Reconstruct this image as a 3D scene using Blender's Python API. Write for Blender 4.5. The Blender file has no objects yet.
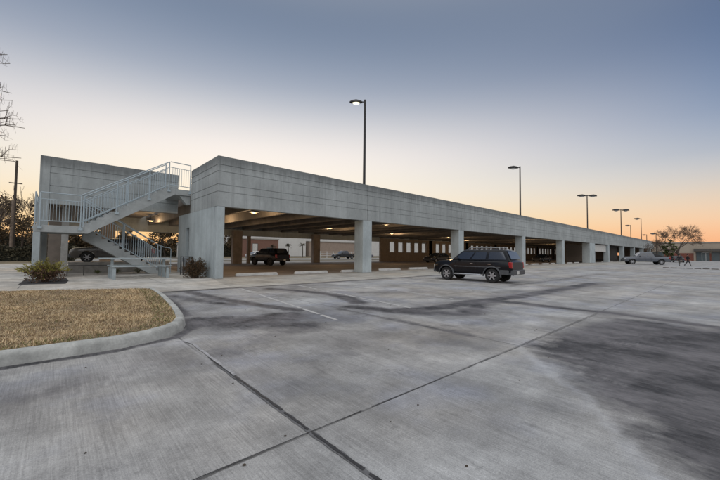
import bpy, bmesh, math, random
import numpy as np
from mathutils import Vector, Matrix, Euler
random.seed(7); rng = np.random.default_rng(5)
S = bpy.context.scene; COL = S.collection
R = math.radians
# ---------------------------------------------------------------- camera
H = 1.3
F_PX, AZ, PITCH, ROLL = 335.263, 0.835706, 0.0386396, -0.0107654
def camera_axes():
    ca, sa, ct, st, cr, sr = math.cos(AZ), math.sin(AZ), math.cos(PITCH), math.sin(PITCH), math.cos(ROLL), math.sin(ROLL)
    Fh = Vector((ca, sa, 0)); Rh = Vector((sa, -ca, 0)); Z = Vector((0, 0, 1))
    D = Fh*ct + Z*st; U = -Fh*st + Z*ct
    return D, Rh*cr - U*sr, U*cr + Rh*sr
D_, R_, U_ = camera_axes()
cam = bpy.data.cameras.new('camera'); camo = bpy.data.objects.new('camera', cam); COL.objects.link(camo)
M = Matrix.Identity(4)
for i in range(3):
    M[i][0], M[i][1], M[i][2] = R_[i], U_[i], -D_[i]
M[2][3] = H
camo.matrix_world = M
cam.sensor_width = 36; cam.lens = F_PX/720*36; cam.clip_start = .05; cam.clip_end = 6000
S.camera = camo
S.render.resolution_x, S.render.resolution_y = 1024, 683
S.view_settings.view_transform = 'Standard'; S.view_settings.look = 'None'
S.view_settings.exposure = 0; S.view_settings.gamma = 1
# ---------------------------------------------------------------- sky and soft fill
def lin(r, g, b):
    return tuple(((c/255)/12.92 if c/255 <= .04045 else ((c/255+.055)/1.055)**2.4) for c in (r, g, b)) + (1,)
W = bpy.data.worlds.new('World'); S.world = W; W.use_nodes = True
n = W.node_tree.nodes; L = W.node_tree.links; n.clear()
def N(nodes, t, **k):
    o = nodes.new(t)
    for a, b in k.items(): setattr(o, a, b)
    return o
def ramp(nodes, stops, interp='LINEAR'):
    r = N(nodes, 'ShaderNodeValToRGB'); e = r.color_ramp.elements; r.color_ramp.interpolation = interp
    while len(e) > 1: e.remove(e[-1])
    e[0].position, e[0].color = stops[0]
    for p, c in stops[1:]:
        k = e.new(p); k.color = c
    return r
tc = N(n, 'ShaderNodeTexCoord'); nz = N(n, 'ShaderNodeVectorMath', operation='NORMALIZE'); L.new(tc.outputs['Generated'], nz.inputs[0])
sx = N(n, 'ShaderNodeSeparateXYZ'); L.new(nz.outputs[0], sx.inputs[0])
def sdeg(d): return math.sin(R(d))
warm = ramp(n, [(0, lin(240, 168, 108)), (sdeg(2), lin(252, 202, 136)), (sdeg(5), lin(255, 229, 178)), (sdeg(8.5), lin(255, 241, 218)), (sdeg(12), lin(255, 245, 228)),
                (sdeg(15), lin(251, 242, 234)), (sdeg(18), lin(240, 234, 230)), (sdeg(22), lin(203, 205, 211)), (sdeg(26), lin(164, 173, 189)), (sdeg(31), lin(132, 146, 168)), (sdeg(37), lin(108, 124, 149)),
                (sdeg(48), lin(168, 172, 180)), (sdeg(62), lin(225, 222, 218)), (1, lin(240, 236, 230))], 'B_SPLINE')
cool = ramp(n, [(0, lin(240, 165, 120)), (sdeg(2), lin(252, 184, 136)), (sdeg(4.5), lin(248, 208, 170)), (sdeg(7.5), lin(224, 208, 190)), (sdeg(10), lin(202, 200, 200)),
                (sdeg(12.5), lin(176, 184, 197)), (sdeg(17), lin(138, 155, 182)), (sdeg(23), lin(108, 127, 159)), (sdeg(30), lin(88, 107, 139)),
                (sdeg(44), lin(150, 156, 168)), (sdeg(62), lin(225, 222, 218)), (1, lin(240, 236, 230))], 'B_SPLINE')
anti = ramp(n, [(0, lin(120, 112, 112)), (sdeg(8), lin(180, 172, 170)), (sdeg(20), lin(190, 190, 194)), (sdeg(45), lin(205, 205, 208)), (1, lin(240, 236, 230))])
for r_ in (warm, cool, anti): L.new(sx.outputs['Z'], r_.inputs[0])
GL = Vector((math.cos(R(66)), math.sin(R(66)), 0))
fl = N(n, 'ShaderNodeVectorMath', operation='MULTIPLY'); L.new(nz.outputs[0], fl.inputs[0]); fl.inputs[1].default_value = (1, 1, 0)
fn = N(n, 'ShaderNodeVectorMath', operation='NORMALIZE'); L.new(fl.outputs[0], fn.inputs[0])
dt = N(n, 'ShaderNodeVectorMath', operation='DOT_PRODUCT'); L.new(fn.outputs[0], dt.inputs[0]); dt.inputs[1].default_value = GL
m1 = N(n, 'ShaderNodeMapRange', interpolation_type='LINEAR'); m1.inputs[1].default_value = .40; m1.inputs[2].default_value = 1.0; L.new(dt.outputs['Value'], m1.inputs[0])
m2 = N(n, 'ShaderNodeMapRange', interpolation_type='SMOOTHSTEP'); m2.inputs[1].default_value = -.5; m2.inputs[2].default_value = .2; L.new(dt.outputs['Value'], m2.inputs[0])
x1 = N(n, 'ShaderNodeMix', data_type='RGBA'); L.new(m1.outputs[0], x1.inputs[0]); L.new(cool.outputs[0], x1.inputs[6]); L.new(warm.outputs[0], x1.inputs[7])
x2 = N(n, 'ShaderNodeMix', data_type='RGBA'); L.new(m2.outputs[0], x2.inputs[0]); L.new(anti.outputs[0], x2.inputs[6]); L.new(x1.outputs[2], x2.inputs[7])
sky = N(n, 'ShaderNodeTexSky', sky_type='NISHITA'); sky.sun_disc = False; sky.sun_elevation = R(1.0); sky.sun_rotation = R(18)
b1 = N(n, 'ShaderNodeBackground'); b1.inputs[1].default_value = .006; L.new(sky.outputs[0], b1.inputs[0])
b2 = N(n, 'ShaderNodeBackground'); b2.inputs[1].default_value = 1.0; L.new(x2.outputs[2], b2.inputs[0])
ad = N(n, 'ShaderNodeAddShader'); L.new(b1.outputs[0], ad.inputs[0]); L.new(b2.outputs[0], ad.inputs[1])
wo = N(n, 'ShaderNodeOutputWorld'); L.new(ad.outputs[0], wo.inputs[0])
sun = bpy.data.lights.new('sun', 'SUN'); sun.energy = 1.25; sun.angle = R(100); sun.color = (.97, .985, 1)  # added fill from behind the camera to brighten lot and facade, not the set sun
fillo = bpy.data.objects.new('sun', sun); COL.objects.link(fillo)
fillo.rotation_euler = Vector((.55, .5, -1)).to_track_quat('-Z', 'Y').to_euler()

# ---------------------------------------------------------------- materials
MATS = {}
def mat(name, col, rough=.8, var=.12, scale=3., bump=0., metal=0., stretch=(1, 1, 1), fine=0., emit=None, coat=0., col2=None, spec=.5, trans=0.):
    if name in MATS: return MATS[name]
    m = bpy.data.materials.new(name); m.use_nodes = True; nt = m.node_tree; nd = nt.nodes; lk = nt.links
    p = nd['Principled BSDF']; p.inputs['Roughness'].default_value = rough; p.inputs['Metallic'].default_value = metal
    p.inputs['Specular IOR Level'].default_value = spec
    p.inputs['Coat Weight'].default_value = coat; p.inputs['Coat Roughness'].default_value = .12
    p.inputs['Transmission Weight'].default_value = trans
    c = tuple(col)+(1,)
    c2 = (tuple(col2)+(1,)) if col2 else tuple(max(0, v*(1-2*var)) for v in col)+(1,)
    t = N(nd, 'ShaderNodeTexCoord'); mp = N(nd, 'ShaderNodeMapping'); mp.inputs['Scale'].default_value = stretch; lk.new(t.outputs['Object'], mp.inputs[0])
    a = N(nd, 'ShaderNodeTexNoise'); a.inputs['Scale'].default_value = scale; a.inputs['Detail'].default_value = 6; a.inputs['Roughness'].default_value = .6; lk.new(mp.outputs[0], a.inputs[0])
    r = ramp(nd, [(.3, c2), (.7, c)]); lk.new(a.outputs[0], r.inputs[0]); out = r.outputs[0]
    if fine:
        b = N(nd, 'ShaderNodeTexNoise'); b.inputs['Scale'].default_value = scale*14; b.inputs['Detail'].default_value = 4; lk.new(mp.outputs[0], b.inputs[0])
        mr = N(nd, 'ShaderNodeMapRange'); mr.inputs[3].default_value = 1-fine; mr.inputs[4].default_value = 1+fine; lk.new(b.outputs[0], mr.inputs[0])
        mu = N(nd, 'ShaderNodeMix', data_type='RGBA', blend_type='MULTIPLY'); mu.inputs[0].default_value = 1; lk.new(out, mu.inputs[6]); lk.new(mr.outputs[0], mu.inputs[7]); out = mu.outputs[2]
    lk.new(out, p.inputs['Base Color'])
    if bump:
        bb = N(nd, 'ShaderNodeBump'); bb.inputs['Strength'].default_value = bump; bb.inputs['Distance'].default_value = .02; lk.new(a.outputs[0], bb.inputs['Height']); lk.new(bb.outputs[0], p.inputs['Normal'])
    if emit:
        p.inputs['Emission Color'].default_value = tuple(emit[:3])+(1,); p.inputs['Emission Strength'].default_value = emit[3]
    MATS[name] = m; return m

def facade_mat(name, base, top_dark=True):
    """cast concrete with vertical water streaks, weathered dark cap band and blotches"""
    m = bpy.data.materials.new(name); m.use_nodes = True; nt = m.node_tree; nd = nt.nodes; lk = nt.links
    p = nd['Principled BSDF']; p.inputs['Roughness'].default_value = .9; p.inputs['Specular IOR Level'].default_value = .2
    g = N(nd, 'ShaderNodeNewGeometry')
    def noise(sc, st, det=5):
        mp = N(nd, 'ShaderNodeMapping'); mp.inputs['Scale'].default_value = st; lk.new(g.outputs['Position'], mp.inputs[0])
        a = N(nd, 'ShaderNodeTexNoise'); a.inputs['Scale'].default_value = sc; a.inputs['Detail'].default_value = det; lk.new(mp.outputs[0], a.inputs[0]); return a.outputs[0]
    def mr(i, a, b, c, d):
        o = N(nd, 'ShaderNodeMapRange'); lk.new(i, o.inputs[0])
        for k, v in enumerate((a, b, c, d)): o.inputs[k+1].default_value = v
        return o.outputs[0]
    def mul(a, b):
        o = N(nd, 'ShaderNodeMath', operation='MULTIPLY'); lk.new(a, o.inputs[0]); lk.new(b, o.inputs[1]); return o.outputs[0]
    v = mul(mr(noise(1.2, (2.5, 2.5, .22)), .3, .7, .90, 1.07), mr(noise(.7, (1, 1, 1)), .3, .7, .84, 1.12))
    v = mul(v, mr(noise(30, (1, 1, 1), 3), .2, .8, .93, 1.07))
    v = mul(v, mr(noise(9, (1, 1, .5), 6), .3, .75, .93, 1.06))
    s = N(nd, 'ShaderNodeSeparateXYZ'); lk.new(g.outputs['Position'], s.inputs[0])
    if top_dark:
        streak = noise(2.2, (2.6, 2.6, .1))
        zz = N(nd, 'ShaderNodeMath', operation='MULTIPLY_ADD'); lk.new(streak, zz.inputs[0]); zz.inputs[1].default_value = .9; lk.new(s.outputs['Z'], zz.inputs[2])
        v = mul(v, mr(zz.outputs[0], 5.7, 6.2, 1., .58))
        v = mul(v, mr(noise(1.7, (5, 5, .09), 6), .56, .72, 1., .80)); v = mul(v, mr(noise(.16, (1, 1, .6), 3), .35, .65, .90, 1.06))
    cm = N(nd, 'ShaderNodeMix', data_type='RGBA', blend_type='MULTIPLY'); cm.inputs[0].default_value = 1; cm.inputs[6].default_value = tuple(base)+(1,); lk.new(v, cm.inputs[7])
    lk.new(cm.outputs[2], p.inputs['Base Color'])
    bb = N(nd, 'ShaderNodeBump'); bb.inputs['Strength'].default_value = .25; bb.inputs['Distance'].default_value = .01; lk.new(noise(40, (1, 1, 1), 4), bb.inputs['Height']); lk.new(bb.outputs[0], p.inputs['Normal'])
    MATS[name] = m; return m
FAC = facade_mat('facade_concrete', (.37, .40, .405)); COLM = facade_mat('column_concrete', (.42, .475, .495), False)
STC = mat('stair_concrete', (.42, .45, .455), .9, .16, 1.6, .2, fine=.1)
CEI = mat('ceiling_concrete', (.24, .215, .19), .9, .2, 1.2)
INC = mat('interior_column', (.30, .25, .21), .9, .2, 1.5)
RAIL = mat('rail_paint', (.40, .48, .53), .5, .08, 6)
DARK = mat('dark_metal', (.02, .02, .022), .5, .1, 5)
BRK = mat('brown_wall', (.27, .215, .165), .9, .15, 4)
WHT = mat('white_paint', (.62, .62, .60), .8, .14, 5, fine=.12)
GALV = mat('galvanised', (.44, .51, .54), .45, .12, 4, metal=.3)
GLASS = mat('car_glass', (.012, .018, .030), .03, .05, 2, spec=1., coat=.6)
TYRE = mat('tyre', (.018, .018, .018), .85, .1, 20)
RIM = mat('alloy', (.42, .43, .45), .35, .05, 9, metal=.6)
TRIM = mat('grey_plastic', (.075, .08, .088), .6, .12, 8)
CHROME = mat('chrome', (.6, .6, .6), .2, .03, 9, metal=.9)
RED = mat('tail_lamp', (.42, .012, .018), .25, .25, 9, coat=.3)
LAMPW = mat('clear_lamp', (.6, .62, .62), .15, .1, 8)
BARK = mat('bark', (.10, .085, .07), .95, .25, 9)
TWIG = mat('twig_bark', (.13, .10, .08), .95, .2, 9)
GLOW = mat('warm_lens', (.3, .24, .15), .4, 0, 3, emit=(1, .68, .4, .55))
LENS = mat('lit_lens', (1, .95, .7), .4, 0, 3, emit=(1, .95, .66, 1.6))

# ---------------------------------------------------------------- helpers
class MB:
    def __init__(s): s.v = []; s.f = []; s.mi = []; s.cur = 0
    def add(s, vs, fs):
        o = len(s.v); s.v += [tuple(v) for v in vs]; s.f += [tuple(i+o for i in f) for f in fs]; s.mi += [s.cur]*len(fs)
    def box(s, x0, x1, y0, y1, z0, z1):
        s.add([(x0,y0,z0),(x1,y0,z0),(x1,y1,z0),(x0,y1,z0),(x0,y0,z1),(x1,y0,z1),(x1,y1,z1),(x0,y1,z1)],
              [(0,3,2,1),(4,5,6,7),(0,1,5,4),(1,2,6,5),(2,3,7,6),(3,0,4,7)])
    def cbox(s, c, d): s.box(c[0]-d[0]/2, c[0]+d[0]/2, c[1]-d[1]/2, c[1]+d[1]/2, c[2]-d[2]/2, c[2]+d[2]/2)
    def tube(s, pts, rs, k=8, cap=True):
        pts = [Vector(p) for p in pts]
        if not hasattr(rs, '__len__'): rs = [rs]*len(pts)
        rings = []; prev = None
        for i, p in enumerate(pts):
            t = (pts[min(i+1, len(pts)-1)]-pts[max(i-1, 0)])
            if t.length < 1e-9: t = Vector((0, 0, 1))
            t.normalize()
            a = prev if prev else (Vector((0, 0, 1)) if abs(t.z) < .9 else Vector((1, 0, 0)))
            u = a-t*a.dot(t)
            if u.length < 1e-4: u = t.orthogonal()
            u.normalize(); prev = u; w = t.cross(u)
            rings.append([p+(u*math.cos(2*math.pi*j/k)+w*math.sin(2*math.pi*j/k))*rs[i] for j in range(k)])
        fs = []
        for i in range(len(pts)-1):
            for j in range(k): fs.append((i*k+j, i*k+(j+1) % k, (i+1)*k+(j+1) % k, (i+1)*k+j))
        if cap: fs.append(tuple(range(k-1, -1, -1))); fs.append(tuple((len(pts)-1)*k+j for j in range(k)))
        s.add([v for r in rings for v in r], fs)
    def prism(s, poly, axis, a, b):
        """poly: 2-D outline; axis 'y': (x,z) extruded along y; 'z': (x,y) ; 'x': (y,z)"""
        k = len(poly)
        def P(p, t): return {'y': (p[0], t, p[1]), 'z': (p[0], p[1], t), 'x': (t, p[0], p[1])}[axis]
        s.add([P(p, a) for p in poly]+[P(p, b) for p in poly],
              [tuple(range(k)), tuple(range(2*k-1, k-1, -1))]+[(i, i+k, (i+1) % k+k, (i+1) % k) for i in range(k)])
    def loft(s, rings, cap=True, closed=True):
        k = len(rings[0]); fs = []
        for i in range(len(rings)-1):
            for j in range(k if closed else k-1): fs.append((i*k+j, i*k+(j+1) % k, (i+1)*k+(j+1) % k, (i+1)*k+j))
        if cap: fs += [tuple(range(k-1, -1, -1)), tuple((len(rings)-1)*k+j for j in range(k))]
        s.add([v for r in rings for v in r], fs)
    def build(s, name, mats, parent=None, smooth=None, fix=True, loc=None, rotz=0, bevel=0):
        me = bpy.data.meshes.new(name); me.from_pydata(s.v, [], s.f)
        for m in (mats if isinstance(mats, (list, tuple)) else [mats]): me.materials.append(m)
        if any(s.mi): me.polygons.foreach_set('material_index', s.mi)
        if fix:
            bm = bmesh.new(); bm.from_mesh(me); bmesh.ops.recalc_face_normals(bm, faces=bm.faces)
            if bevel: bmesh.ops.bevel(bm, geom=[e for e in bm.edges if e.is_manifold and e.calc_face_angle(0) > .5], offset=bevel, segments=1, affect='EDGES')
            bm.to_mesh(me); bm.free()
        if smooth is not None:
            me.shade_smooth(); me.set_sharp_from_angle(angle=R(smooth))
        o = bpy.data.objects.new(name, me); COL.objects.link(o)
        if parent: o.parent = parent
        if loc: o.location = loc
        o.rotation_euler.z = rotz
        return o
def tag(o, label=None, cat=None, group=None, kind=None):
    if label: o['label'] = label
    if cat: o['category'] = cat
    if group: o['group'] = group
    if kind: o['kind'] = kind
    return o
def empty(name, loc=(0, 0, 0), rz=0, scale=1):
    o = bpy.data.objects.new(name, None); o.empty_display_size = .3; COL.objects.link(o); o.location = loc; o.rotation_euler.z = rz; o.scale = (scale,)*3; return o
def copy_tree(o, parent=None):
    c = o.copy(); COL.objects.link(c); c.parent = parent
    for ch in list(o.children): copy_tree(ch, c)
    return c
def inpoly(px, py, poly):
    ins = np.zeros(px.shape, bool); k = len(poly)
    for i in range(k):
        (x0, y0), (x1, y1) = poly[i], poly[(i+1) % k]
        c = ((y0 > py) != (y1 > py)) & (px < (x1-x0)*(py-y0)/((y1-y0) if y1 != y0 else 1e-9)+x0); ins ^= c
    return ins
def segdist(px, py, pts, closed=False):
    d = np.full(px.shape, 1e9); q = list(pts)+([pts[0]] if closed else [])
    for (x0, y0), (x1, y1) in zip(q[:-1], q[1:]):
        dx, dy = x1-x0, y1-y0; t = np.clip(((px-x0)*dx+(py-y0)*dy)/(dx*dx+dy*dy+1e-12), 0, 1)
        d = np.minimum(d, np.hypot(px-x0-t*dx, py-y0-t*dy))
    return d

# ---------------------------------------------------------------- ground sheets
def concrete_mat(name, base, slab_lines=True, attr=False, broom=True):
    m = bpy.data.materials.new(name); m.use_nodes = True; nt = m.node_tree; nd = nt.nodes; lk = nt.links
    p = nd['Principled BSDF']; p.inputs['Specular IOR Level'].default_value = .35
    g = N(nd, 'ShaderNodeNewGeometry')
    def noise(sc, st=(1, 1, 1), det=5, ro=.55, dist=0):
        mp = N(nd, 'ShaderNodeMapping'); mp.inputs['Scale'].default_value = st; lk.new(g.outputs['Position'], mp.inputs[0])
        a = N(nd, 'ShaderNodeTexNoise'); a.inputs['Scale'].default_value = sc; a.inputs['Detail'].default_value = det; a.inputs['Roughness'].default_value = ro; a.inputs['Distortion'].default_value = dist; lk.new(mp.outputs[0], a.inputs[0]); return a.outputs[0]
    def mr(i, a, b, c, d, smooth=False):
        o = N(nd, 'ShaderNodeMapRange'); lk.new(i, o.inputs[0])
        if smooth: o.interpolation_type = 'SMOOTHSTEP'
        for k, v in enumerate((a, b, c, d)): o.inputs[k+1].default_value = v
        return o.outputs[0]
    def op(k, a, b=None):
        o = N(nd, 'ShaderNodeMath', operation=k)
        for i, v in enumerate((a, b)):
            if v is None: continue
            if isinstance(v, (int, float)): o.inputs[i].default_value = v
            else: lk.new(v, o.inputs[i])
        return o.outputs[0]
    v = mr(noise(.62, det=9, ro=.66), .34, .66, .66, 1.2)
    v = op('MULTIPLY', v, mr(noise(2.4, (1, .35, 1), 6, .65), .3, .7, .78, 1.14))
    v = op('MULTIPLY', v, mr(noise(2.2, (.3, 1, 1), 6, .65), .3, .7, .84, 1.12))
    if broom:
        br = noise(2.2, (34, .7, 1), 3, .7)
        v = op('MULTIPLY', v, mr(br, .30, .70, .80, 1.15))
        v = op('MULTIPLY', v, mr(noise(1.5, (60, 2, 1), 3, .7), .35, .65, .93, 1.05))
    v = op('MULTIPLY', v, mr(noise(70, det=4), .25, .75, .80, 1.16)); v = op('MULTIPLY', v, mr(noise(170, det=2), .3, .7, .80, 1.18)); v = op('MULTIPLY', v, mr(noise(16, det=5, ro=.7), .3, .7, .88, 1.08))
    spots = mr(noise(6, det=3), .66, .72, 0, 1); v = op('MULTIPLY', v, op('SUBTRACT', 1., op('MULTIPLY', spots, .16)))
    s = N(nd, 'ShaderNodeSeparateXYZ'); lk.new(g.outputs['Position'], s.inputs[0])
    cm = N(nd, 'ShaderNodeMix', data_type='RGBA', blend_type='MULTIPLY'); cm.inputs[0].default_value = 1; cm.inputs[6].default_value = tuple(base)+(1,); lk.new(v, cm.inputs[7]); out = cm.outputs[2]
    if attr:
        fx = op('FLOOR', op('DIVIDE', op('ADD', s.outputs['X'], -1.4+35.5), 3.55)); fy = op('FLOOR', op('DIVIDE', op('ADD', s.outputs['Y'], -2.06+83), 4.15))
        cv = N(nd, 'ShaderNodeCombineXYZ'); lk.new(fx, cv.inputs[0]); lk.new(fy, cv.inputs[1]); wn = N(nd, 'ShaderNodeTexWhiteNoise', noise_dimensions='2D'); lk.new(cv.outputs[0], wn.inputs[0])
        sl = N(nd, 'ShaderNodeMix', data_type='RGBA', blend_type='MULTIPLY'); sl.inputs[0].default_value = 1; lk.new(out, sl.inputs[6]); lk.new(mr(wn.outputs[0], 0, 1, .90, 1.05), sl.inputs[7]); out = sl.outputs[2]
    # blotches of browner concrete
    wm = N(nd, 'ShaderNodeMix', data_type='RGBA', blend_type='MULTIPLY'); lk.new(mr(noise(.23, det=3), .4, .65, 0, 1), wm.inputs[0]); lk.new(out, wm.inputs[6]); wm.inputs[7].default_value = (1.02, .95, .87, 1); out = wm.outputs[2]
    rough = None
    def layer(fac, col, out):
        o = N(nd, 'ShaderNodeMix', data_type='RGBA'); lk.new(fac, o.inputs[0]); lk.new(out, o.inputs[6]); o.inputs[7].default_value = tuple(col)+(1,); return o.outputs[2]
    if slab_lines:
        w = op('MULTIPLY', op('SUBTRACT', noise(9, det=3), .5), .02)
        def line(comp, off, step, half):
            a = op('ADD', op('ADD', comp, -off+step/2), w)
            mm = op('ABSOLUTE', op('SUBTRACT', op('MODULO', op('ADD', a, 4000*step), step), step/2))
            return mr(mm, half*.6, half, 1, 0)
        lx = line(s.outputs['X'], 4.95, 3.55, .016); ly = line(s.outputs['Y'], 2.06, 4.15, .013)
        f = op('MAXIMUM', lx, ly); f = op('MULTIPLY', f, mr(noise(1.6), .3, .55, .3, .85)); out = layer(f, (.09, .09, .09), out)
    if attr:
        at = N(nd, 'ShaderNodeAttribute'); at.attribute_name = 'stain_shade'
        sp = N(nd, 'ShaderNodeSeparateColor'); lk.new(at.outputs['Color'], sp.inputs[0])
        a2 = N(nd, 'ShaderNodeAttribute'); a2.attribute_name = 'damp'
        dmp = op('MULTIPLY', mr(op('ADD', a2.outputs['Fac'], op('MULTIPLY', op('SUBTRACT', noise(1.1, (1, .8, 1), 8, .65), .5), 1.1)), .15, .95, 0, .62), mr(a2.outputs['Fac'], .0, .2, 0, 1))
        dm = N(nd, 'ShaderNodeMix', data_type='RGBA', blend_type='MULTIPLY'); lk.new(dmp, dm.inputs[0]); lk.new(out, dm.inputs[6]); dm.inputs[7].default_value = (.46, .45, .48, 1); out = dm.outputs[2]
        lv = N(nd, 'ShaderNodeMix', data_type='RGBA', blend_type='MULTIPLY'); lk.new(mr(noise(.8, det=4), .5, .68, 0, 1), lv.inputs[0]); lk.new(out, lv.inputs[6]); lv.inputs[7].default_value = (.90, .93, 1.03, 1); out = lv.outputs[2]
        st = op('ADD', sp.outputs[0], op('MULTIPLY', op('SUBTRACT', noise(1.5, (1.1, .75, 1), 10, .72, .15), .5), 1.25))
        st = op('ADD', st, op('MULTIPLY', op('SUBTRACT', noise(14, (1.8, .5, 1), 6, .75), .5), .30))
        f = mr(st, .30, .68, 0, .97); f = op('MULTIPLY', f, mr(sp.outputs[0], .02, .16, 0, 1)); f0 = f
        fr = op('ADD', sp.outputs[1], op('MULTIPLY', op('SUBTRACT', noise(5, det=7, ro=.75), .5), 1.0))
        f2 = op('MULTIPLY', mr(fr, .5, 1.1, 0, .34), mr(sp.outputs[1], .02, .2, 0, 1))
        out = layer(f2, (.52, .55, .62), out)
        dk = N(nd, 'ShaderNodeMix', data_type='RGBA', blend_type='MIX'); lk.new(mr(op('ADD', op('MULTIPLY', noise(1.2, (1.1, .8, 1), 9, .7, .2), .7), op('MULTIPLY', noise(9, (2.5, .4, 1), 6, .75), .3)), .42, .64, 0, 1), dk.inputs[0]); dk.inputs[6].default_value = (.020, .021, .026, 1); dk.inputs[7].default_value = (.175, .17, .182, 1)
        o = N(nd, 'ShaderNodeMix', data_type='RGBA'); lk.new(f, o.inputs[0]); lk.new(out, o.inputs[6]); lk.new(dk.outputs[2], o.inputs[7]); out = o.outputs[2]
        sc = op('MULTIPLY', mr(op('ADD', sp.outputs[2], op('MULTIPLY', op('SUBTRACT', noise(6, (.6, 2.2, 1), 6, .75), .5), .9)), .4, .95, 0, .55), mr(sp.outputs[2], .02, .2, 0, 1))
        out = layer(sc, (.46, .46, .47), out)
        lk.new(mr(f0, 0, 1, .85, .66), p.inputs['Roughness'])
    else: p.inputs['Roughness'].default_value = .85
    lk.new(out, p.inputs['Base Color'])
    bb = N(nd, 'ShaderNodeBump'); bb.inputs['Strength'].default_value = .5; bb.inputs['Distance'].default_value = .004
    lk.new(op('ADD', noise(2.2, (34, .7, 1), 3, .7) if broom else noise(40), noise(70, det=4)), bb.inputs['Height']); lk.new(bb.outputs[0], p.inputs['Normal'])
    return m
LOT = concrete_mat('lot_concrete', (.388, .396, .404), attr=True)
APR = concrete_mat('apron_concrete', (.40, .40, .385), broom=False)
WLK = concrete_mat('walk_concrete', (.50, .49, .465), slab_lines=False, broom=False)
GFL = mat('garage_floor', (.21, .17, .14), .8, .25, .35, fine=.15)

def sheet(name, poly, z, m, kind='structure'):
    b = MB(); b.add([(x, y, z) for x, y in poly], [tuple(range(len(poly)))]); o = b.build(name, m, fix=False)
    if o.data.polygons[0].normal.z < 0: o.data.flip_normals()
    return tag(o, kind=kind)
GRND = mat('open_ground', (.17, .145, .10), .95, .3, .05, fine=.2)
sheet('ground', [(-3000, -3000), (3000, -3000), (3000, 3000), (-3000, 3000)], -.05, GRND)
# the lot: dense grid where the camera can see stains
xs = np.concatenate([np.linspace(-60, -3.2, 8), np.arange(-3, 26, .11), np.linspace(26.3, 210, 40)])
ys = np.concatenate([np.linspace(-90, -3.2, 10), np.arange(-3, 16.3, .11), [16.32]])
GX, GY = np.meshgrid(xs, ys); nx, ny = len(xs), len(ys)
V = np.stack([GX.ravel(), GY.ravel(), np.zeros(GX.size)], 1)
ii = np.arange(nx*ny).reshape(ny, nx); Fq = np.stack([ii[:-1, :-1], ii[:-1, 1:], ii[1:, 1:], ii[1:, :-1]], -1).reshape(-1, 4)
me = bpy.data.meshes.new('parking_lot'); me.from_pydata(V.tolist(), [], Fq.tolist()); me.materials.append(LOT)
px_, py_ = V[:, 0], V[:, 1]
dark = np.zeros(len(V)); fringe = np.zeros(len(V)); scuff = np.zeros(len(V))
big = [(5.05, 2.0), (4.5, 1.62), (4.1, 1.27), (3.68, .82), (3.1, .46), (2.72, .28), (2.3, -.2), (2.1, -3), (9.5, -3), (9.3, -.6), (8.75, .2), (8.9, 1.0), (8.7, 1.62), (7.4, 1.95), (5.8, 2.03)]
din = segdist(px_, py_, big, True); ins = inpoly(px_, py_, big)
dark = np.maximum(dark, np.where(ins, np.clip(.45+din*.75, 0, .92), np.clip(.45-din*2.2, 0, 1)))
edge = [(5.0, 2.0), (4.1, 1.27), (3.68, .82), (3.1, .46), (2.72, .28), (2.3, -.3)]
de = segdist(px_, py_, edge); fringe = np.maximum(fringe, np.clip(1-np.abs(np.where(ins, -de, de)-.10)/.22, 0, 1)*.85)
strokes = [([(1.95, 6.55), (2.35, 6.35), (2.9, 6.0), (3.5, 6.1)], .50, .85), ([(2.2, 5.9), (2.9, 5.5), (3.4, 5.1)], .35, .62),
           ([(3.2, 11.8), (3.3, 9.9), (3.55, 8.6), (3.8, 7.4), (4.1, 6.5)], .22, .74), ([(2.6, 10.8), (2.9, 9.2), (3.2, 8.2)], .35, .55),
           ([(5.6, 11.0), (6.1, 9.9), (6.35, 8.8), (6.3, 7.6), (5.9, 6.5)], .26, .80), ([(5.3, 6.15), (5.7, 5.3), (6.3, 4.9), (7.3, 4.75), (8.8, 4.7), (10.4, 4.5), (12.8, 4.4), (15.5, 4.35), (18.3, 4.35)], .30, .86),
           ([(5.7, 5.1), (6.6, 3.9), (7.4, 4.1), (8.6, 4.6)], .38, .66), ([(8.8, 4.6), (9.3, 3.9), (9.2, 3.1), (9.3, 2.4), (9.4, 1.6), (9.2, .8), (9.0, 0)], .24, .74),
           ([(7.5, 8.2), (8.6, 7.4), (9.5, 6.9)], .22, .5), ([(2.6, 11.92), (6, 11.93), (9, 11.93), (14.6, 11.93), (24, 11.93)], .13, .85), ([(2.42, 13), (2.12, 9), (1.95, 7.4)], .16, .8),
           ([(-14, 5.36), (0.6, 5.36), (1.35, 5.62), (1.8, 6.2), (2.05, 7)], .09, .97), ([(14, 6.2), (20, 6.1), (30, 6.3)], .3, .45), ([(4.9, 6.1), (4.95, 4.2), (4.95, 2.9)], .16, .5),  # first stroke here: shadow gap under the kerb, painted into the lot colour
           ([(2.3, 3.3), (4.2, 3.6), (6, 3.2)], .5, .3), ([(-2, 3.6), (0, 4.2), (1.2, 4.4)], .5, .34), ([(1.7, 4.5), (3.0, 4.9), (4.6, 5.2)], .5, .36), ([(.2, 2.6), (.9, 1.6)], .4, .22), ([(2.5, 2.3), (3.9, 3.0)], .4, .25)]
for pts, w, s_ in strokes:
    d = segdist(px_, py_, pts); dark = np.maximum(dark, np.clip(1-d/w/1.45, 0, 1)**.7*min(1, s_*1.18))
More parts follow.
